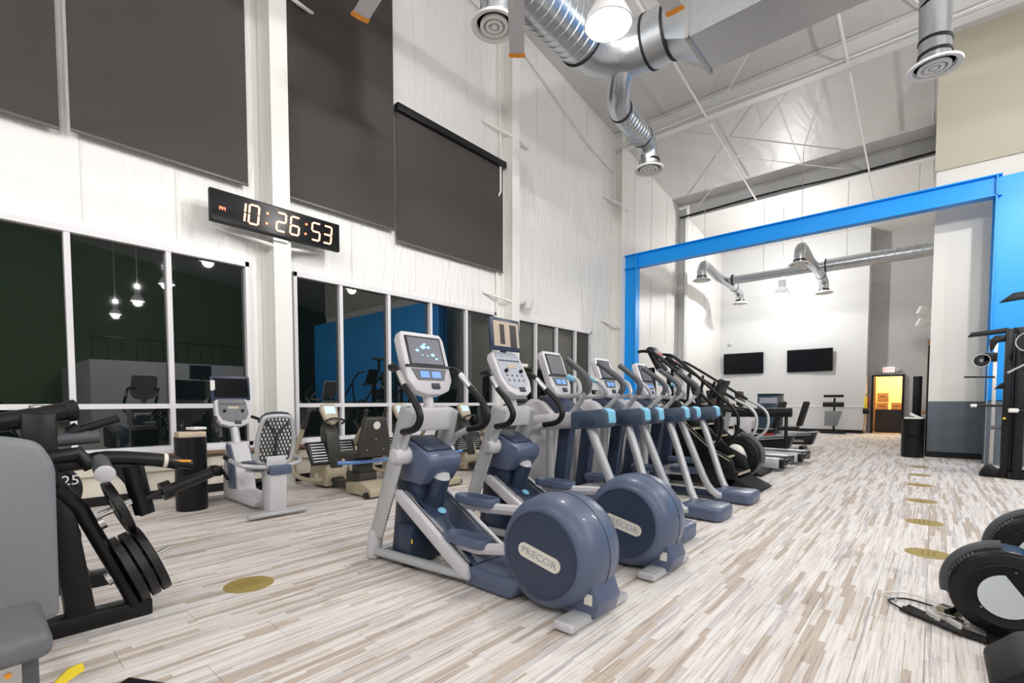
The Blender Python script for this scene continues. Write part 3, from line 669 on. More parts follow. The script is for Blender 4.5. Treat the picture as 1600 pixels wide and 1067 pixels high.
# ================================================================ ADAPTIVE MOTION TRAINERS
def amt(yc, label):
    t = thing('motion_trainer', label, 'trainer', (-2.45, yc, 0), group='motion trainers with navy rear arms')
    MB().prism([(-1.08, .3), (-.47, .3), (-.44, .38), (-.46, .86), (-.56, 1.0), (-.82, 1.0), (-.9, .9)], -.29, .29, 'y', bev=.04).build('front_shroud', 'lgrey', t)
    MB().prism([(-1.05, .02), (-.5, .02), (-.48, .3), (-1.06, .3)], -.25, .25, 'y', bev=.02).build('base_shroud', 'navy', t)
    MB().prism([(-.85, .98), (-.45, .98), (-.4, 1.08), (-.55, 1.22), (-.72, 1.25), (-.85, 1.15)], -.24, .24, 'y', bev=.04).build('top_shroud', 'lgrey', t)
    MB().prism([(-.62, 1.2), (-.35, 1.02), (-.26, 1.02), (-.28, 1.12), (-.5, 1.27), (-.66, 1.28)], -.17, .17, 'y', bev=.03).build('tray', 'navy', t)
    for s in (-1, 1):
        MB().prism([(-.44, .02), (-.3, .02), (-.18, .98), (-.32, .98)], s * .2 - .05, s * .2 + .05, 'y', bev=.015).build('inner_panel', 'navy', t)
        MB().tube([(-.38, s * .31, .02), (-.36, s * .33, 1.0)], .042, 12).build('post', 'silver', t)
        MB().tube([(-.62, s * .35, 1.0), (-.4, s * .35, 1.02), (.0, s * .35, 1.05)], .075, 12, flat=1.0).build('side_arm', 'lgrey', t)
        cp_ = MB().prism([(-.06, .96), (.3, .99), (.33, 1.02), (.32, 1.13), (.27, 1.155), (-.06, 1.125)], s * .35 - .085, s * .35 + .085, 'y', bev=.022).build('arm_cap', mat('arm_navy', (.055, .08, .125), .4) if 'arm_navy' not in bpy.data.materials else bpy.data.materials['arm_navy'], t)
        MB().prism([(.27, 1.02), (.342, 1.03), (.33, 1.14), (.268, 1.166)], s * .35 - .06, s * .35 + .06, 'y', bev=.015).build('cap_stripe', 'sky', cp_)
        MB().prism([(.03, .99), (.2, 1.0), (.19, 1.07), (.05, 1.065)], s * .35 - .091, s * .35 + .091, 'y', bev=.006).build('cap_boss', 'navy', cp_)
        MB().tube([(.1, s * .35, 1.0), (.22, s * .33, .7), (.4, s * .27, .24), (.5, s * .2, .1), (.56, s * .18, .09)], .042, 12, sm=4).build('rear_leg', 'silver', t)
        lk = MB().lathe([(.05, -.05), (.06, 0), (.05, .05)], (-.2, s * .27, 1.06), (0, 1, 0), 16).build('handle_pivot', 'lgrey', t)
        MB().tube([(-.2, s * .27, 1.06), (-.05, s * .3, 1.2), (.04, s * .32, 1.3)], .026, 10, sm=3).build('handle_lever', 'silver', lk)
        MB().tube([(.04, s * .32, 1.3), (.07, s * .32, 1.37), (.03, s * .31, 1.45), (-.2, s * .28, 1.62)], .03, 10, sm=5).build('hand_grip', 'grip', lk)
        MB().tube([(-.45, s * .12, 1.28), (-.2, s * .24, 1.27), (-.08, s * .25, 1.3), (-.14, s * .2, 1.42), (-.25, s * .2, 1.46)], .022, 8, sm=4).build('fixed_grip', 'silver', t)
        MB().tube([(-.25, s * .2, 1.46), (-.16, s * .2, 1.425)], .027, 8).build('pulse_sensor', 'sky', t)
        pz, px_ = (.33, .12) if s < 0 else (.42, -.05)
        p = pedal(t, px_, s * .15, pz, 'slate', .42, .17)
        MB().tube([(-.35, s * .15, .3), (px_, s * .15, pz - .02)], .03, 8).build('pedal_arm', 'lgrey', p)
        MB().tube([(px_ + .1, s * .24, pz + .04), (.12, s * .3, 1.0)], .004, 5).build('lift_cable', 'black', p)
    MB().prism([(.45, -.2), (.85, -.22), (.9, -.16), (.9, .16), (.85, .22), (.45, .2)], .01, .15, 'z', bev=.035, seg=3).build('rear_foot', 'slate', t)
    MB().box((-.02, 0, .06), (1.0, .12, .07), bev=.012).build('floor_beam', 'navy', t)
    MB().tube([(-.62, 0, 1.22), (-.58, 0, 1.35)], .045, 10).build('neck', 'lgrey', t)
    console_screen(t, -.54, 1.5, .34, -.36, tall=.5, scr='panel', art=False)
    return t
a1 = amt(4.1, 'light grey motion trainer directly behind the second elliptical')
dup(a1, (-2.45, 5.12, 0), 'middle light grey motion trainer of three in a row')
dup(a1, (-2.45, 6.17, 0), 'farthest light grey motion trainer, beside the black stair climber')

# ================================================================ STAIR CLIMBERS
def climber(loc, label, silver):
    t = thing('stair_climber', label, 'stair climber', loc, group='black stair climbers')
    for s in (-1, 1):
        MB().prism([(-.95, .05), (.55, .05), (.62, .16), (.55, .42), (.3, .55), (-.45, 1.22), (-.7, 1.28), (-.95, 1.1)], s * .3 - .03, s * .3 + .03, 'y', bev=.015).build('side_panel', 'black', t)
        MB().tube([(-.5, s * .335, 1.22), (.28, s * .335, .53), (.52, s * .335, .4)], .007, 6).build('gold_trim', 'tan', t)
        up_, lo_ = ('black', 'silver' if silver else 'black'); e_ = .28 if silver else 0
        MB().tube([(-.85, s * .34, 1.98), (-.72, s * .35, 1.98), (-.5, s * .36, 1.88), (.2 + e_, s * .36, 1.25)], .024, 10, sm=4).build('handrail', up_, t)
        MB().tube([(.2 + e_, s * .36, 1.25), (.34 + e_ * 1.3, s * .36, 1.12), (.42 + e_ * 1.4, s * .36, .96), (.38 + e_ * 1.4, s * .36, .7), (.22 + e_, s * .35, .48)], .024, 10, sm=4).build('rail_end', lo_, t)
        MB().tube([(-.3, s * .35, 1.7), (-.34, s * .3, 1.1)], .024, 8).build('rail_post', 'black', t)
    for k in range(5):
        x, z = .5 - k * .22, .22 + k * .2
        st = MB().box((x, 0, z), (.24, .54, .025), bev=.006).build('step', 'blackm', t)
        MB().box((x + .12, 0, z - .0), (.012, .54, .03)).build('step_edge', 'tan', st)
        MB().box((x - .11, 0, z - .09), (.012, .54, .18)).build('riser', 'black', st)
    MB().prism([(.45, .01), (.9, .01), (.9, .03), (.62, .16), (.45, .16)], -.33, .33, 'y', bev=.01).build('rear_base', 'blackm', t)
    MB().box((-.75, 0, .6), (.4, .5, 1.1), bev=.04).build('tower', 'blackm', t)
    MB().tube([(-.75, 0, 1.1), (-.8, 0, 1.75)], .06, 10).build('mast', 'black', t)
    c = MB().box((-.7, 0, 1.88), (.09, .3, .42), (0, -.5, 0), bev=.03).build('console', 'black', t)
    MB().box((-.655, 0, 1.93), (.006, .24, .18), (0, -.5, 0)).build('display', 'panel', c)
    MB().box((-.62, 0, 1.78), (.006, .22, .1), (0, -.5, 0)).build('key_panel', 'panel2', c)
    b = MB()
    for k in range(4): b.box((-.648, -.075 + k * .05, 1.955), (.006, .03, .05), (0, -.5, 0))
    b.build('red_digits', mat('dim_red', (.25, .015, .012), .4, emit=.15), c)
    MB().tube([(-.6, -.18, 1.7), (-.5, -.2, 1.66), (-.5, .2, 1.66), (-.6, .18, 1.7)], .02, 8).build('front_bar', 'chrome', t)
    return t
climber((-2.6, 7.22, 0), 'black stair climber with all-black handrails, next to the motion trainers', False)
climber((-2.95, 8.75, 0), 'black stair climber with silver handrail ends, farther down the row', True)
# ---- black elliptical with white round cover
def nose_machine(loc, rz, label, name='black_elliptical', full=True, sc=(1, 1, 1), hub=False):
    t = thing(name, label, 'elliptical', loc, rz); t.scale = sc
    sh = [(.34 + .34 * math.cos(a), .36 + .34 * math.sin(a)) for a in [math.radians(k) for k in range(75, 286, 15)]]
    pr = sh + [(.75, .03), (1.15, .05), (1.15, .22), (.8, .45)]
    MB().prism(pr, -.13, .13, 'y', bev=.03, seg=3).build('drive_housing', 'black', t)
    for s in (-1, 1):
        cv = MB().lathe([(0, 0), (.25, 0), (.25, .014), (.235, .018), (.225, .012), (0, .012)], (.34, s * .13, .36), (0, s, 0), 36).build('side_cover', 'blackm', t)
        dp = [(.34 + .165 * math.cos(a), .36 + .165 * math.sin(a)) for a in [math.radians(k) for k in range(95, 346, 12)]]
        MB().prism(dp, s * .146 - .003, s * .146 + .003, 'y').build('white_panel', mat('pale_panel', (.62, .68, .7), .35) if 'pale_panel' not in bpy.data.materials else bpy.data.materials['pale_panel'], cv)
        MB().lathe([(.008, 0), (.008, .006)], (.2, s * .146, .25), (0, s, 0), 8).lathe([(.008, 0), (.008, .006)], (.38, s * .146, .56), (0, s, 0), 8).build('screws', 'steel', cv)
    MB().tube([(.34 + .345 * math.cos(a), 0, .36 + .345 * math.sin(a)) for a in [math.radians(k) for k in range(95, 200, 7)]], .045, 10).build('nose_band', 'grip', t)
    b = MB()
    for k in range(14):
        a = math.radians(125 + k * 5); b.box((.34 + .335 * math.cos(a), -.09, .36 + .335 * math.sin(a)), (.02, .05, .012), (0, -a, 0))
    b.build('vent_ribs', 'grip', t)
    MB().box((.3, 0, .02), (.12, .56, .04), bev=.012).build('front_foot', 'blackm', t)
    if hub: MB().lathe([(.14, 0), (.13, .03), (.09, .06), (0, .075)], (.34, .15, .42), (0, 1, 0), 24).build('round_cover', 'white', t)
    if full:
        for s in (-1, 1):
            MB().tube([(.8, s * .2, .3), (1.3, s * .2, .22), (1.6, s * .2, .25)], .035, 8).build('foot_arm', 'silver', t)
            pedal(t, 1.45, s * .2, .26, 'blackm')
            MB().tube([(.8, s * .26, .45), (.75, s * .27, .9), (.9, s * .27, 1.2), (.8, s * .25, 1.55)], .025, 8, sm=4).build('swing_handle', 'black', t)
        MB().tube([(.7, 0, .4), (.62, 0, 1.3)], .06, 10).build('mast', 'blackm', t)
        MB().box((.62, 0, 1.42), (.08, .4, .32), (0, -.4, 0), bev=.03).build('console', 'black', t)
        MB().box((1.75, 0, .04), (.14, .5, .06), bev=.015).build('rear_foot', 'blackm', t)
    return t
nose_machine((-1.95, 8.0, 0), PI, 'black elliptical with a white round cover between the stair climbers', hub=True)
nose_machine((.08, 3.55, 0), 0, 'black elliptical nose with pale D-shaped panel beside the coiled cable', sc=(.66, .9, .66))
nose_machine((.3, 4.5, 0), 0, 'black elliptical nose cut off by the right picture edge, behind its twin', sc=(.7, .9, .72))
t = thing('black_stepper', 'angular black machine housing in the bottom right corner', 'exercise machine', (.22, 2.55, 0))
MB().prism([(-.05, .2), (.0, .12), (.5, .04), (1.4, .04), (1.4, .6), (.5, .46), (.05, .31)], -.2, .2, 'y', bev=.03, seg=3).build('housing', 'blackm', t)
MB().prism([(.18, .09), (.185, .09), (.185, .38), (.18, .38)], -.203, .203, 'y').build('seam', 'grip', t)
MB().box((.5, 0, .02), (.8, .3, .04)).build('foot', 'blackm', t)
MB().lathe([(.014, 0), (.014, .004)], (.03, -.2, .17), (0, -1, 0), 10).build('screw', 'steel', t)
# coiled cable
t = thing('power_cable', 'bundled black cable with white lead lying on the floor', 'cable', (.03, 3.47, 0)); t.scale = (1.2, 1.2, 1.2)
b = MB()
for k in range(6): b.tube([(-.12 + .006 * k, .06 + .012 * k, .012 + .004 * (k % 3)), (-.03, .0 + .014 * k, .018), (.08, -.08 + .012 * k, .016), (.17, -.11 + .01 * k, .012)], .007, 6, sm=4)
b.build('bundle', 'black', t)
MB().tube([(-.12, .08, .012), (-.17, .16, .012), (-.1, .24, .012), (.02, .2, .012), (.06, .1, .03), (.1, .03, .03)], .005, 6, sm=5).build('loop', 'black', t)
MB().tube([(-.14, .2, .012), (-.2, .26, .012), (-.1, .34, .012), (.03, .26, .012), (-.02, .1, .03), (.1, .06, .03)], .004, 6, sm=5).build('white_lead', 'white', t)
MB().tube([(.05, .08, .04), (.08, .12, .05)], .016, 8).build('plug', 'black', t)
for y in (-.02, -.06): MB().box((-.0 + (.07 if y < -.03 else 0), y + .035, .025), (.012, .07, .04), (0, 0, .6)).build('tie', 'white', t)
t = thing('power_box', 'small tan power box among the coiled cables', 'power box', (.1, 3.66, 0))
MB().box((0, 0, .025), (.1, .06, .05), (0, 0, -.5), bev=.008).build('case', 'tan', t); MB().box((.0, 0, .052), (.08, .03, .004), (0, 0, -.5)).build('socket', 'ink', t)

# ================================================================ TREADMILLS
def treadmill(loc, label, rz=0, colour='silver'):
    t = thing('treadmill', label, 'treadmill', loc, rz, 'treadmills')
    MB().box((0, 0, .2), (1.75, .52, .03), bev=.008).build('belt', 'tread', t)
    for s in (-1, 1):
        MB().prism([(-.95, .06), (.88, .06), (.93, .1), (.93, .2), (.86, .235), (-.95, .235)], s * .34 - .07, s * .34 + .07, 'y', bev=.015).build('side_rail', colour, t)
        MB().box((.91, s * .34, .145), (.08, .15, .16), bev=.015).build('end_cap', 'black', t)
        MB().prism([(-.85, .2), (-.72, .2), (-.55, 1.12), (-.66, 1.12)], s * .38 - .035, s * .38 + .035, 'y', bev=.012).build('upright', 'silver', t)
        MB().tube([(-.6, s * .38, 1.1), (-.1, s * .38, 1.02)], .03, 10).build('handrail', 'black', t)
    MB().box((.93, 0, .15), (.06, .56, .1), bev=.02).build('rear_roller_cover', 'black', t)
    MB().prism([(-1.05, .05), (-.62, .05), (-.62, .26), (-.8, .36), (-1.0, .3)], -.4, .4, 'y', bev=.03).build('motor_hood', 'black', t)
    MB().box((-.6, 0, 1.12), (.2, .84, .1), bev=.03).build('dash', 'black', t)
    c = MB().box((-.66, 0, 1.34), (.07, .5, .34), (0, -.35, 0), bev=.025).build('console', 'black', t)
    MB().box((-.622, 0, 1.36), (.006, .36, .2), (0, -.35, 0)).build('display', mat('grey_lcd', (.2, .21, .17), .3) if 'grey_lcd' not in bpy.data.materials else bpy.data.materials['grey_lcd'], c)
    for s in (-1, 1): MB().box((.6, s * .34, .02), (.12, .1, .04)).build('foot', 'black', t)
    return t
tm = treadmill((-2.85, 9.62, 0), 'silver-sided treadmill just past the stair climbers')
dup(tm, (-2.8, 10.85, 0), 'silver-sided treadmill farther along, before the recumbent bikes')
dup(tm, (-5.6, 7.3, 0), 'treadmill by the windows seen behind the second elliptical', .0)
dup(tm, (-5.6, 8.75, 0), 'treadmill by the windows near the second column', .0)
dup(tm, (-5.6, 10.4, 0), 'treadmill by the windows near the blue column', .0)
# padded bars standing behind the treadmills
# ================================================================ RECUMBENT BIKES AND STEPPERS
def recumbent(loc, label):
    t = thing('recumbent_bike', label, 'exercise bike', loc)
    ft = MB().tube([(.62, -.3, .04), (.62, .3, .04)], .035, 10, flat=.8).build('rear_foot', 'silver', t)
    MB().tube([(-.78, -.25, .04), (-.78, .25, .04)], .035, 10, flat=.8).build('front_foot', 'silver', t)
    MB().prism([(-.72, .05), (.2, .05), (.3, .12), (.22, .17), (-.2, .2), (-.28, .5), (-.42, .72), (-.6, .74), (-.72, .3)], -.1, .1, 'y', bev=.025).build('front_shroud', 'lgrey', t)
    MB().prism([(-.5, .18), (-.26, .2), (-.3, .52), (-.42, .7), (-.55, .71)], -.115, .115, 'y', bev=.02).build('shroud_insert', 'slate', t)
    MB().tube([(-.05, 0, .1), (.2, 0, .1), (.33, 0, .16), (.38, 0, .3), (.36, 0, .46)], .06, 12, sm=4).build('frame_tube', 'silver', t)
    MB().prism([(.46, .05), (.62, .05), (.66, .5), (.5, .5)], -.09, .09, 'y', bev=.02).build('rear_post', 'lgrey', t)
    MB().box((.2, 0, .46), (.7, .09, .06), (0, -.08, 0), bev=.01).build('seat_rail', 'silver', t)
    MB().box((.26, 0, .52), (.42, .36, .08), bev=.035, seg=3).build('seat', 'navy', t)
    # mesh back
    br = MB(); out = [(-.17, .6), (-.185, .8), (-.15, 1.0), (-.1, 1.06), (.1, 1.06), (.15, 1.0), (.185, .8), (.17, .6), (.08, .55), (-.08, .55)]
    X = lambda z: .54 + (z - .6) * .25
    br.tube([(X(z), y, z) for y, z in out] + [(X(out[0][1]), *out[0])], .024, 10, sm=3); bk = br.build('back_frame', 'silver', t)
    b = MB()
    for r in range(12):
        z = .59 + r * .04
        for c in range(9):
            y = -.15 + c * .0365 + (.009 if r % 2 else -.009)
            if abs(y) < .16: b.box((X(z), y, z), (.006, .017, .046))
        b.box((X(z) - .002, 0, z - .02), (.006, .3, .01))
    b.build('back_mesh', 'ink', bk)
    MB().tube([(X(1.0) + .01, -.11, 1.0), (X(.88) + .015, 0, .87), (X(1.0) + .01, .11, 1.0)], .016, 8).tube([(X(.87) + .015, 0, .87), (X(.6) + .015, 0, .6)], .016, 8).build('back_spine', 'ink', bk)
    MB().tube([(X(1.0) - .03, -.17, 1.0), (X(1.08) - .02, -.1, 1.085), (X(1.08) - .02, .1, 1.085), (X(1.0) - .03, .17, 1.0)], .02, 8, sm=3).build('top_pad', 'ink', bk)
    MB().box((.6, 0, .58), (.02, .2, .13), bev=.006).build('back_plate', 'lgrey', t)
    MB().box((.62, .02, .5), (.1, .22, .1), bev=.01).build('slider', 'slate', t)
    for s in (-1, 1):
        MB().tube([(.58, s * .1, .53), (.5, s * .3, .56), (.25, s * .33, .6)], .024, 8, sm=3).build('side_handle', 'silver', t)
        MB().tube([(.25, s * .33, .6), (.12, s * .33, .62)], .028, 8).build('side_grip', 'black', t)
        cr = MB().tube([(-.45, s * .13, .3), (-.45 + s * .12, s * .15, .3 - s * .1)], .018, 8).build('crank', 'black', t)
        MB().box((-.45 + s * .12, s * .22, .3 - s * .1), (.2, .12, .12), bev=.035).build('pedal', 'black', cr)
    MB().tube([(-.5, 0, .66), (-.62, 0, .98)], .05, 12).build('mast', 'silver', t)
    console_keys(t, -.62, 1.08, .4, -.35, .36, 'lgrey', 'panel')
    tv = MB().box((-.68, 0, 1.38), (.045, .44, .3), (0, -.1, 0), bev=.02).build('monitor', 'navy', t)
    MB().box((-.655, 0, 1.385), (.005, .38, .23), (0, -.1, 0)).build('screen', 'screen', tv)
    MB().box((-.66, -.2, 1.41), (.02, .045, .12)).build('side_tag', 'white', tv)
    MB().tube([(-.66, 0, 1.15), (-.68, 0, 1.28)], .025, 8).build('monitor_stem', 'black', t)
    for s in (-1, 1): MB().tube([(-.58, s * .2, 1.03), (-.46, s * .26, .98), (-.38, s * .25, .86)], .02, 8, sm=3).build('front_bar', 'black', t)
    return t
recumbent((-5.8, 2.15, 0), 'grey recumbent bike with a slotted mesh back and monitor')
def stepper(loc, label):
    t = thing('recumbent_stepper', label, 'stepper', loc, 0, 'tan recumbent steppers')
    MB().prism([(-.85, .03), (-.35, .03), (-.3, .2), (-.42, .5), (-.62, .6), (-.8, .4)], -.16, .16, 'y', bev=.03).build('front_housing', 'tan', t)
    MB().prism([(-.55, .1), (-.3, .1), (-.42, .75), (-.52, .9), (-.62, .85)], -.1, .1, 'y', bev=.02).build('centre_column', 'dkgrey', t)
    MB().prism([(.15, .02), (.75, .02), (.75, .12), (.5, .2), (.15, .16)], -.15, .15, 'y', bev=.025).build('rear_base', 'tan', t)
    MB().box((-.1, 0, .09), (.8, .14, .1), bev=.015).build('floor_beam', 'dkgrey', t)
    MB().box((.3, 0, .24), (.34, .26, .12), bev=.02).build('seat_carriage', 'dkgrey', t)
    MB().box((.33, 0, .4), (.2, .2, .26), bev=.02).build('seat_post', 'dkgrey', t)
    MB().box((.28, 0, .52), (.42, .46, .09), bev=.035, seg=3).build('seat', 'dkgrey', t)
    bp_ = [(-.21, .52), (-.23, .7), (-.17, .92), (-.15, 1.03), (.15, 1.03), (.17, .92), (.23, .7), (.21, .52)]
    o = MB().prism(bp_, -.045, .045, 'x', bev=.03, seg=3).build('backrest', 'dkgrey', t, (.52, 0, 0), (0, .12, 0))
    MB().lathe([(.05, 0), (.05, .004)], (.046, 0, .93), (1, 0, 0), 20).build('back_badge', 'badge', o)
    for y, z in ((-.12, .62), (.12, .62), (0, .75)): MB().lathe([(.01, 0), (.006, .006)], (.045, y, z), (1, 0, 0), 8).build('back_screw', 'silver', o)
    MB().tube([(.46, -.42, .46), (.5, -.2, .45), (.5, .2, .45), (.46, .42, .46)], .025, 8, sm=3).build('seat_handle', 'blueband', t)
    c = MB().prism([(-.13, .1), (-.1, -.1), (.0, -.17), (.1, -.1), (.13, .1), (.09, .17), (-.09, .17)], -.04, .03, 'x', bev=.02).build('console', 'tan', t, (-.5, 0, 1.03), (0, -.5, 0))
    MB().box((.032, 0, .06), (.004, .16, .12)).build('display', mat('pale_display', (.5, .62, .75), .3, emit=.4) if 'pale_display' not in bpy.data.materials else bpy.data.materials['pale_display'], c)
    MB().tube([(-.4, -.12, .9), (-.36, -.14, .95), (-.38, 0, .98), (-.36, .14, .95), (-.4, .12, .9)], .016, 8, sm=4).build('console_ring', 'dkgrey', t)
    for s in (-1, 1):
        k = .0 if s < 0 else .25
        ar = MB().tube([(-.35, s * .2, .14), (-.55, s * .34, .14), (-.72, s * .42, .22), (-.72, s * .42, .45), (-.52 + k, s * .38, .85)], .03, 10, sm=5).build('arm', 'tan', t)
        MB().tube([(-.52 + k, s * .38, .85), (-.46 + k, s * .37, .96)], .04, 10).build('arm_collar', 'dkgrey', ar)
        MB().tube([(-.46 + k, s * .37, .96), (-.38 + k, s * .36, 1.1)], .028, 10).build('hand_grip', 'dkgrey', ar)
        p = MB().prism([(-.13, -.17), (.13, -.17), (.15, .17), (-.15, .17)], -.02, .03, 'x', bev=.012).build('foot_plate', 'black', t, (-.4 - k * .4, s * .24, .5), (0, -.5, 0))
        b = MB()
        for r in range(7): b.box((.034, 0, -.13 + r * .042), (.008, .2, .01))
        b.build('tread_ribs', 'steel', p)
        MB().lathe([(.04, -.02), (.04, .02)], (.68, s * .17, .045), (0, 1, 0), 12).build('wheel', 'black', t)
    MB().lathe([(.045, 0), (.045, .004)], (-.6, -.161, .16), (0, -1, 0), 18).build('housing_badge', 'badge', t)
    return t
s1 = stepper((-5.95, 3.42, 0), 'tan recumbent stepper nearest the column, beside the recumbent bike')
dup(s1, (-5.9, 4.6, 0), 'tan recumbent stepper second from the column, behind the near elliptical')
s3 = dup(s1, (-5.75, 5.85, 0), 'tan recumbent stepper with a yellow band behind the second elliptical')
MB().tube([(.42, -.45, .47), (.5, .0, .5), (.45, .45, .49)], .018, 8).build('yellow_band', 'yellow', s3)
def far_bike(loc, label, wr=False):
    t = thing('low_exercise_bike', label, 'exercise bike', loc, 0, 'black recumbent bikes far down the row')
    MB().prism([(-.9, .08), (.9, .12), (1.0, .42), (.9, .45), (.2, .3), (-.6, .35), (-.95, .6)], -.16, .16, 'y', bev=.02).build('base_shell', 'black', t)
    for s in (-1, 1):
        MB().box((.55, s * .18, .4), (.9, .03, .03), (0, -.12, 0)).build('slide_rail', 'silver', t)
        MB().box((.5, s * .2, .34), (.8, .02, .02), (0, -.12, 0)).build('trim_rail', 'silver', t)
    MB().box((.35, 0, .52), (.45, .42, .1), bev=.03).build('seat', 'blackm', t)
    MB().box((.68, 0, .9), (.1, .42, .66), (0, .25, 0), bev=.04).build('backrest', 'blackm', t)
    MB().prism([(-1.0, .2), (-.5, .25), (-.5, .7), (-.75, .85), (-.95, .75)], -.14, .14, 'y', bev=.03).build('front_shell', 'lgrey', t)
    MB().tube([(-.75, 0, .8), (-.85, 0, 1.2)], .06, 10).build('mast', 'black', t)
    MB().box((-.85, 0, 1.3), (.08, .6, .4), (0, -.2, 0), bev=.02).build('console', 'black', t)
    for x in (-.7, .7): MB().box((x, 0, .04), (.1, .5, .08)).build('foot', 'black', t)
    MB().box((-.1, -.19, .36), (.3, .03, .07), (0, -.1, 0)).build('red_trim', mat('red_plastic', (.4, .02, .02), .4) if 'red_plastic' not in bpy.data.materials else bpy.data.materials['red_plastic'], t)
    if wr: text('side_lettering', 'Expresso', .13, 'badge', t, (.5, -.165, .22), (PI / 2, .0, 0), .002)
    return t
far_bike((-3.4, 12.6, 0), 'nearer black recumbent bike with red and silver rails beyond the treadmills')
far_bike((-3.2, 14.2, 0), 'farther black recumbent bike with white side lettering', True)
# cabinet-like dark blue machine and bench at the far wall
t = thing('vending_cooler', 'dark blue upright cabinet with a pale top panel at the far wall', 'cabinet', (-4.3, 18.6, 0))
MB().box((0, 0, .72), (.7, .6, 1.44), bev=.03).build('body', mat('deep_blue', (.02, .045, .075), .35), t)
MB().box((0, -.305, 1.25), (.56, .012, .2)).build('top_panel', 'panel2', t); MB().box((.2, -.305, .95), (.06, .012, .1)).build('notice', 'white', t)
MB().box((0, 0, 1.46), (.72, .62, .05), bev=.015).build('lid', 'black', t)
t = thing('padded_bar', 'long black padded bar standing behind the treadmills', 'barrier', (-3.6, 11.75, 0))
MB().tube([(-1.3, 0, .93), (1.3, 0, .98)], .1, 14).build('pad', 'blackm', t)
for x in (-1.2, 1.2): MB().tube([(x, 0, 0), (x, 0, .95)], .035, 8).build('leg', 'black', t)
t = thing('hyperextension_bench', 'grey back-extension bench with black roller pads at the far wall', 'bench', (-2.85, 21.6, 0))
MB().box((0, 0, .04), (.8, .12, .07)).build('base', 'black', t); MB().box((0, .3, .04), (.1, .7, .07)).build('spine', 'black', t)
MB().tube([(.0, .25, .05), (.02, .1, 1.35)], .035, 8).build('post', 'black', t)
MB().prism([(-.26, .3), (.14, .3), (.3, .86), (-.26, .86)], -.1, -.02, 'y', bev=.02).build('pad', 'vinyl', t)
for z, l in ((1.1, .66), (1.42, .62)):
    MB().tube([(-l / 2, 0, z), (l / 2, 0, z)], .09 if z < 1.2 else .05, 12).build('roller', 'blackm', t)
t = thing('mop', 'mop with yellow and red handle leaning in the recess corner', 'mop', (-1.98, 22.3, 0))
MB().tube([(.0, .1, .02), (.05, .15, 1.5)], .015, 8).build('handle', 'wood', t); MB().box((.05, .12, 1.15), (.1, .06, .5), bev=.02).build('yellow_cover', 'yellow', t); MB().box((.12, .12, 1.2), (.06, .06, .4), bev=.02).build('red_cloth', mat('dark_red', (.3, .02, .02), .6), t); MB().box((.06, .1, .85), (.2, .1, .2), bev=.03).build('black_strap', 'black', t)
k = 0
for (x, y, z, s, lab) in ((-1.55, 24.3, .2, .42, 'bottom'), (-1.52, 24.3, .6, .4, 'second'), (-1.56, 24.3, .985, .38, 'third'), (-1.54, 24.3, 1.37, .36, 'top'), (-1.1, 24.35, .2, .4, 'bottom right'), (-1.12, 24.35, .6, .4, 'middle right'), (-1.1, 24.35, .985, .34, 'top right')):
    t = thing('cardboard_box', 'brown cardboard box, %s of the stack seen through the doorway' % lab, 'box', (x, y, z), 0, 'boxes in the store room')
    MB().box((0, 0, 0), (s, s, .37), bev=.004).build('carton', 'card', t); MB().box((0, -s / 2 - .001, .05), (s * .5, .002, .03)).build('print', 'ink', t); MB().box((0, 0, .184), (.06, s, .002)).build('tape', 'tan', t)
def bin_(loc, label, h, r):
    t = thing('waste_bin', label, 'bin', loc, 0, 'black waste bins')
    MB().lathe([(r * .97, 0), (r, .03), (r, h - .02), (r * 1.02, h), (r * .9, h), (r * .9, h - .05), (0, h - .05)], n=32).build('drum', 'black', t)
    a0 = math.atan2(-loc[1], -loc[0])
    MB().box((r * math.cos(a0) * .98, r * math.sin(a0) * .98, h * .58), (.02, r * .9, h * .16), (0, 0, a0), bev=.006).build('slot_plate', 'screen', t)
    return t
bin_((-6.28, 1.66, 0), 'black drum waste bin below the window left of the bike', .82, .155)
bin_((-.33, 13.72, 0), 'black drum waste bin beside the white block', .84, .2)
t = thing('wooden_tray', 'shallow wooden tray of papers on the bin by the window', 'tray', (-6.28, 1.66, .82))
MB().box((0, 0, .03), (.2, .26, .06), bev=.004).build('tray', mat('pale_wood', (.58, .47, .36), .5), t); MB().box((0, .06, .095), (.16, .14, .03), (0, 0, .3), bev=.008).build('paper', 'white', t)
t = thing('paper_pile', 'pile of white papers on the bin beside the white block', 'papers', (-.33, 13.72, .84))
MB().box((0, 0, .015), (.3, .3, .03)).build('stack', 'white', t); MB().box((.03, 0, .06), (.2, .1, .05), (.2, .5, .3), bev=.01).build('crumple', 'white', t)
t = thing('notice_stand', 'tall narrow black board standing in the recess', 'board', (-.4, 19.6, 0))
MB().box((0, 0, 1.25), (.22, .06, 1.5), bev=.006).build('board', 'black', t); MB().box((0, 0, .25), (.06, .05, .5)).build('leg', 'black', t); MB().box((0, 0, .02), (.3, .3, .04)).build('foot', 'black', t)

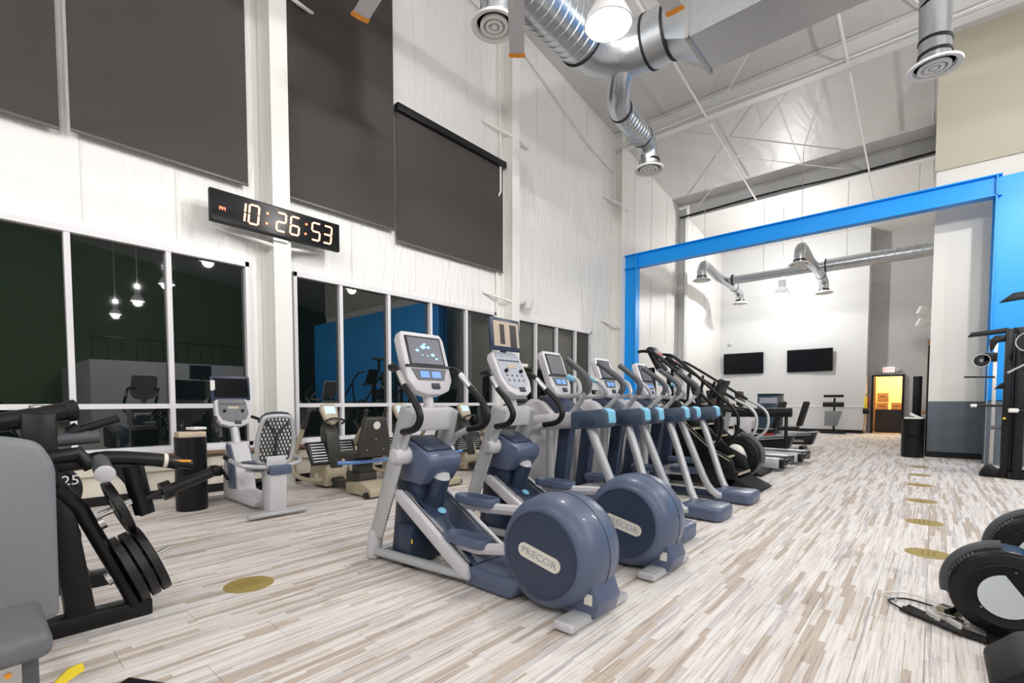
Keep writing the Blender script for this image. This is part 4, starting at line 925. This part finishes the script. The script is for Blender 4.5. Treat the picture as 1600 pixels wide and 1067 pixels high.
# ================================================================ CABLE MACHINE, RIGHT
t = thing('cable_machine', 'black cable training machine before the blue wall', 'cable machine', (0, 10.9, 0))
for x, y in ((.87, 0), (1.0, -.12), (1.0, .35), (1.75, 0)): MB().box((x, y, 1.18), (.1, .12, 2.36), bev=.012).build('mast', 'black', t)
MB().box((.72, .05, 1.15), (.05, .06, 2.0), bev=.006).build('guide_rail', 'steel', t)
MB().prism([(.58, .02), (.66, 0), (1.0, 0), (1.0, .14), (.8, .14), (.72, .2), (.66, .2), (.6, .1)], -.03, .07, 'y', bev=.008).build('foot_bracket', 'black', t)
MB().prism([(.66, 2.0), (.74, 2.16), (.9, 2.18), (.9, 2.28), (.7, 2.27), (.64, 2.2)], 0, .08, 'y', bev=.008).build('top_bracket', 'black', t)
MB().prism([(.38, 2.27), (.42, 2.34), (.85, 2.38), (.85, 2.3)], -.05, .08, 'y', bev=.01).build('chin_bar', 'black', t)
MB().prism([(.7, 2.72), (.84, 2.84), (1.7, 2.93), (1.7, 2.81)], -.5, -.38, 'y', bev=.01).build('chin_bar', 'black', t)
MB().box((1.3, -.44, 2.6), (.06, .08, .5)).box((1.35, 0, 2.33), (.9, .1, .08)).build('top_beam', 'black', t)
for x, y, z, r in ((.56, 0, 1.88, .1), (1.03, -.5, 2.1, .14)):
    p = MB().lathe([(r * .3, -.02), (r, -.02), (r * .85, 0), (r, .02), (r * .3, .02), (r * .3, -.02)], (x, y, z), (0, 1, 0), 28).build('pulley', 'black', t)
    MB().lathe([(r * .96, -.024), (r * 1.04, -.024), (r * 1.04, .024), (r * .96, .024), (r * .96, -.024)], (x, y, z), (0, 1, 0), 28).build('pulley_rim', 'chrome', p)
    MB().tube([(x, y, z - r), (x, y, z - r - .14)], .012, 8).build('swivel', 'chrome', p)
MB().box((.66, .02, 1.93), (.16, .08, .14), bev=.01).build('carriage', 'black', t)
MB().tube([(.36, 0, 1.62), (.72, 0, 1.61)], .014, 8).build('handle_bar', 'black', t)
MB().tube([(.82, -.5, 1.65), (.95, -.5, 1.74), (1.1, -.5, 1.82), (1.4, -.5, 1.85)], .016, 8, sm=3).build('curl_bar', 'chrome', t)
MB().tube([(.46, 0, 1.15), (.9, 0, 1.15)], .018, 8).build('peg', 'black', t); MB().lathe([(.02, 0), (.028, .01), (.028, .07), (.015, .08)], (.45, 0, 1.15), (1, 0, 0), 12).build('peg_cap', 'white', t)
MB().tube([(.9, -.3, 1.08), (1.5, -.3, 1.08)], .02, 8).build('peg', 'black', t); MB().lathe([(.02, 0), (.035, .01), (.035, .1), (.015, .12)], (.86, -.3, 1.08), (1, 0, 0), 12).build('peg_cap', 'white', t)
MB().tube([(.7, 0, .8), (.88, 0, .8)], .025, 8).build('rest', 'grip', t)
MB().tube([(.64, .03, .12), (.64, .03, 2.1)], .004, 5).build('cable', 'steel', t)
MB().prism([(.72, 1.42), (.78, 1.5), (.86, 1.54), (.86, 1.42)], -.02, .03, 'y', bev=.004).build('fin', 'black', t)
for x, y, z in ((.845, -.053, .4), (.995, -.175, .4)): MB().box((x + .02, y, z), (.045, .005, .17)).build('warning_label', 'badge', t)
text('side_lettering', 'MATRIX', .06, 'badge', t, (1.0, -.173, 1.62), (PI / 2, PI / 2, 0), .001)
b = MB()
for k in range(12): b.box((1.4, .1, .2 + k * .055), (.34, .16, .048), bev=.004)
b.build('weight_stack', 'blackm', t)
for x in (1.3, 1.5): MB().tube([(x, .1, .05), (x, .1, 2.3)], .014, 8).build('guide_rod', 'chrome', t)
MB().box((1.35, -.1, .06), (.9, .1, .1)).box((1.35, .35, .06), (.9, .1, .1)).build('base_frame', 'black', t)
MB().lathe([(.016, 0), (.02, .03), (.0, .045)], (.84, -.055, .95), (0, -1, 0), 10).build('pin', 'yellow', t)

# ================================================================ PLATE-LOADED PRESS, LEFT
t = thing('plate_loaded_press', 'black plate-loaded press machine with grey pads at the left edge', 'weight machine', (-3.4, .0, 0))
MB().box((.0, .1, .045), (.12, 1.15, .09), bev=.01).build('base_bar', 'black', t)
MB().box((-.75, .1, .045), (.12, 1.0, .09), bev=.01).build('base_bar', 'black', t)
MB().box((-.1, -.1, .045), (1.6, .12, .09), bev=.01).build('spine', 'black', t)
for s, y in ((1, .38), (-1, -.42)):
    MB().prism([(y - .07, .08), (y + .05, .08), (y - .0 - s * .03, .75), (y - .1 - s * .03, .75)], -.06, .06, 'x', bev=.01).build('upright', 'black', t)
    MB().tube([(.04, y - s * .08, .78), (.04, y + s * .0, .66), (.04, y + s * .22, .08)], .045, 10, flat=.8).build('strut', 'black', t)
MB().box((.0, .24, .95), (.12, .13, .42), bev=.01).build('tower', 'black', t)
MB().tube([(.0, -.6, 1.02), (.0, -.1, 1.09), (.0, .12, 1.12), (.0, .36, 1.17)], .048, 12, sm=3).build('top_tube', 'black', t)
MB().lathe([(.052, 0), (.056, .01), (.056, .04), (.04, .05)], (.0, .345, 1.168), (0, 1, .15), 16).build('tube_cap', 'blackm', t)
MB().lathe([(.035, 0), (.03, .04), (0, .045)], (-.02, .24, 1.16), (0, 0, 1), 14).build('bumper', 'steel', t)
MB().tube([(.0, .3, 1.04), (.0, .38, 1.06)], .012, 8).tube([(.0, .37, 1.06), (.0, .56, 1.125)], .024, 10).build('upper_peg', 'black', t)
MB().cyl((.0, .36, 1.045), (.0, .4, 1.075), .042, n=14).build('peg_collar', 'blackm', t)
MB().tube([(.02, .26, 1.02), (.02, .47, 1.03)], .036, 12).build('stub_tube', 'grip', t)
MB().tube([(.06, .22, .93), (.06, .38, .95), (.06, .43, .87)], .035, 10).build('link', 'black', t)
lv = MB().tube([(.0, -.2, .88), (.0, .34, .89), (.0, .5, .91), (.0, .72, .88), (.0, .83, .85)], .04, 12, sm=3).build('lever_arm', 'black', t)
MB().tube([(.0, .8, .86), (.0, .9, .835)], .03, 10).build('lever_grip', 'black', lv)
MB().box((.03, .84, .865), (.012, .1, .012), (-.1, 0, 0)).build('orange_stripe', 'orange', lv)
MB().lathe([(.043, 0), (.043, .02)], (.0, .755, .872), (0, 1, -.15), 14).build('white_ring', 'badge', lv)
MB().tube([(.0, .47, .9), (.22, .46, .85)], .042, 12).build('handle', 'grip', lv)
MB().lathe([(.044, 0), (.044, .012), (.036, .018), (0, .018)], (.22, .46, .85), (1, -.05, -.2), 18).build('handle_cap', 'lgrey', lv)
MB().prism([(.5, .88), (.66, .88), (.71, .58), (.64, .56), (.6, .72)], -.02, .02, 'x', bev=.006).build('gusset', 'black', lv)
MB().tube([(.0, .6, .86), (.0, .66, .58)], .045, 12).build('drop_arm', 'black', lv)
MB().tube([(.02, .66, .66), (.02, .74, .69)], .02, 10).cyl((.02, .74, .69), (.02, .79, .705), .055, n=16).tube([(.02, .78, .7), (.02, 1.0, .775)], .032, 12).build('load_horn', 'black', lv)
MB().tube([(.0, .46, .6), (.0, .62, .66)], .02, 10).build('store_horn', 'chrome', t)
MB().tube([(.0, .5, .24), (.0, .78, .345)], .02, 10).build('store_horn', 'chrome', t)
MB().cyl((.02, .42, .54), (.02, .48, .565), .035, n=12).build('horn_boss', 'steel', t); MB().cyl((.02, .48, .24), (.02, .54, .265), .035, n=12).build('horn_boss', 'steel', t)
# back pad and seat (lean frame carries them)
MB().prism([(-.55, .3), (.24, .29), (.245, .95), (.2, 1.05), (.1, 1.08), (-.55, 1.1)], .52, .62, 'x', bev=.035, seg=3).build('back_pad', 'vinyl', t)
MB().tube([(.0, -.1, .5), (.54, -.1, .7)], .04, 8).build('pad_bracket', 'black', t)
MB().box((1.14, -.14, .445), (.4, .6, .085), (.05, .0, 0), bev=.03, seg=3).build('seat_pad', mat('dark_vinyl', (.13, .135, .145), .4, bump=.2, bscale=180), t)
MB().box((1.2, .06, .3), (.12, .14, .3), bev=.01).build('seat_post', 'grip', t)
MB().box((1.265, .06, .36), (.006, .06, .2)).build('scale_plate', 'steel', t)
for z in (.42, .37, .32): MB().lathe([(.009, 0), (.009, .004)], (1.268, .06, z), (1, 0, 0), 10).build('scale_mark', 'orange', t)
MB().box((1.2, .06, .2), (.18, .18, .05), bev=.01).build('post_collar', 'grip', t)
MB().box((.7, -.1, .06), (1.3, .1, .08)).box((1.2, .0, .1), (.12, .14, .16)).build('seat_beam', 'black', t)
MB().tube([(1.25, .1, .26), (1.25, .14, .27), (1.245, .17, .29)], .003, 5).build('pin_cord', 'steel', t)
MB().prism([(.16, .29), (.2, .325), (.235, .33), (.24, .305), (.19, .28)], 1.24, 1.25, 'x').build('pull_tag', 'yellow', t)
def plate(loc, label, r=.215, th=.035, ax=(0, .94, .35), txt=True):
    t = thing('weight_plate', label, 'weight plate', loc, 0, 'black weight plates')
    MB().lathe([(.03, -th * .5), (.06, -th * .5), (.065, -th * .2), (r * .78, -th * .2), (r * .84, -th * .5), (r, -th * .45), (r, th * .45), (r * .84, th * .5), (r * .78, th * .2), (.065, th * .2), (.06, th * .5), (.03, th * .5), (.03, -th * .5)], (0, 0, 0), ax, 40).build('disc', 'rubber', t)
    MB().lathe([(.026, -th * .52), (.034, -th * .52), (.034, th * .52), (.026, th * .52), (.026, -th * .52)], (0, 0, 0), ax, 20).build('hub_ring', 'steel', t)
    return t
plate((-3.4, .545, .632), 'single black weight plate on the upper storage horn of the press', .155, .04)
for k, lab in enumerate(('inner', 'middle', 'outer')): plate((-3.4, .58 + k * .05, .27 + k * .0187), 'black weight plate, %s of three on the low storage horn' % lab, .2, .044)
p = plate((-4.27, .34, .64), 'black spoked weight plate marked 25 behind the press', .17, .04, (.9, .3, .1))
text('number', '25', .09, 'white', p, (.03, .1, .06), (PI / 2, 0, PI / 2), .001)
plate((-4.27, .36, .32), 'small black weight plate low behind the press', .13, .04, (.9, .3, .1))
t = thing('plate_tree', 'black plate storage upright behind the press', 'plate rack', (-4.45, .33, 0))
MB().box((0, 0, .45), (.06, .06, .9), bev=.006).build('post', 'black', t); MB().box((0, 0, .03), (.4, .4, .05), bev=.006).build('base', 'black', t)
for z in (.62, .3): MB().tube([(0, 0, z), (.22, .03, z + .02)], .02, 8).build('peg', 'chrome', t)
t = thing('rubber_mat', 'corner of a black rubber block on the floor at the bottom edge', 'mat', (-2.36, .44, 0))
MB().box((0, 0, .03), (.3, .12, .06), (0, 0, .5), bev=.008).build('block', 'rubber', t); MB().box((0, 0, .061), (.2, .05, .003), (0, 0, .5)).build('grip_face', 'blackm', t)

# tiny repeated pieces that cannot be picked apart in the photograph
for o in bpy.data.objects:
    if o.parent and o.name.split('.')[0] in {'screen_graphic', 'keys', 'key_row', 'printed_lines', 'bolts', 'vent_ribs', 'tread_ribs', 'red_digits', 'back_mesh', 'duct_rib', 'screws', 'weight_stack', 'bundle', 'screen_figures', 'key_display'}:
        o['kind'] = 'stuff'
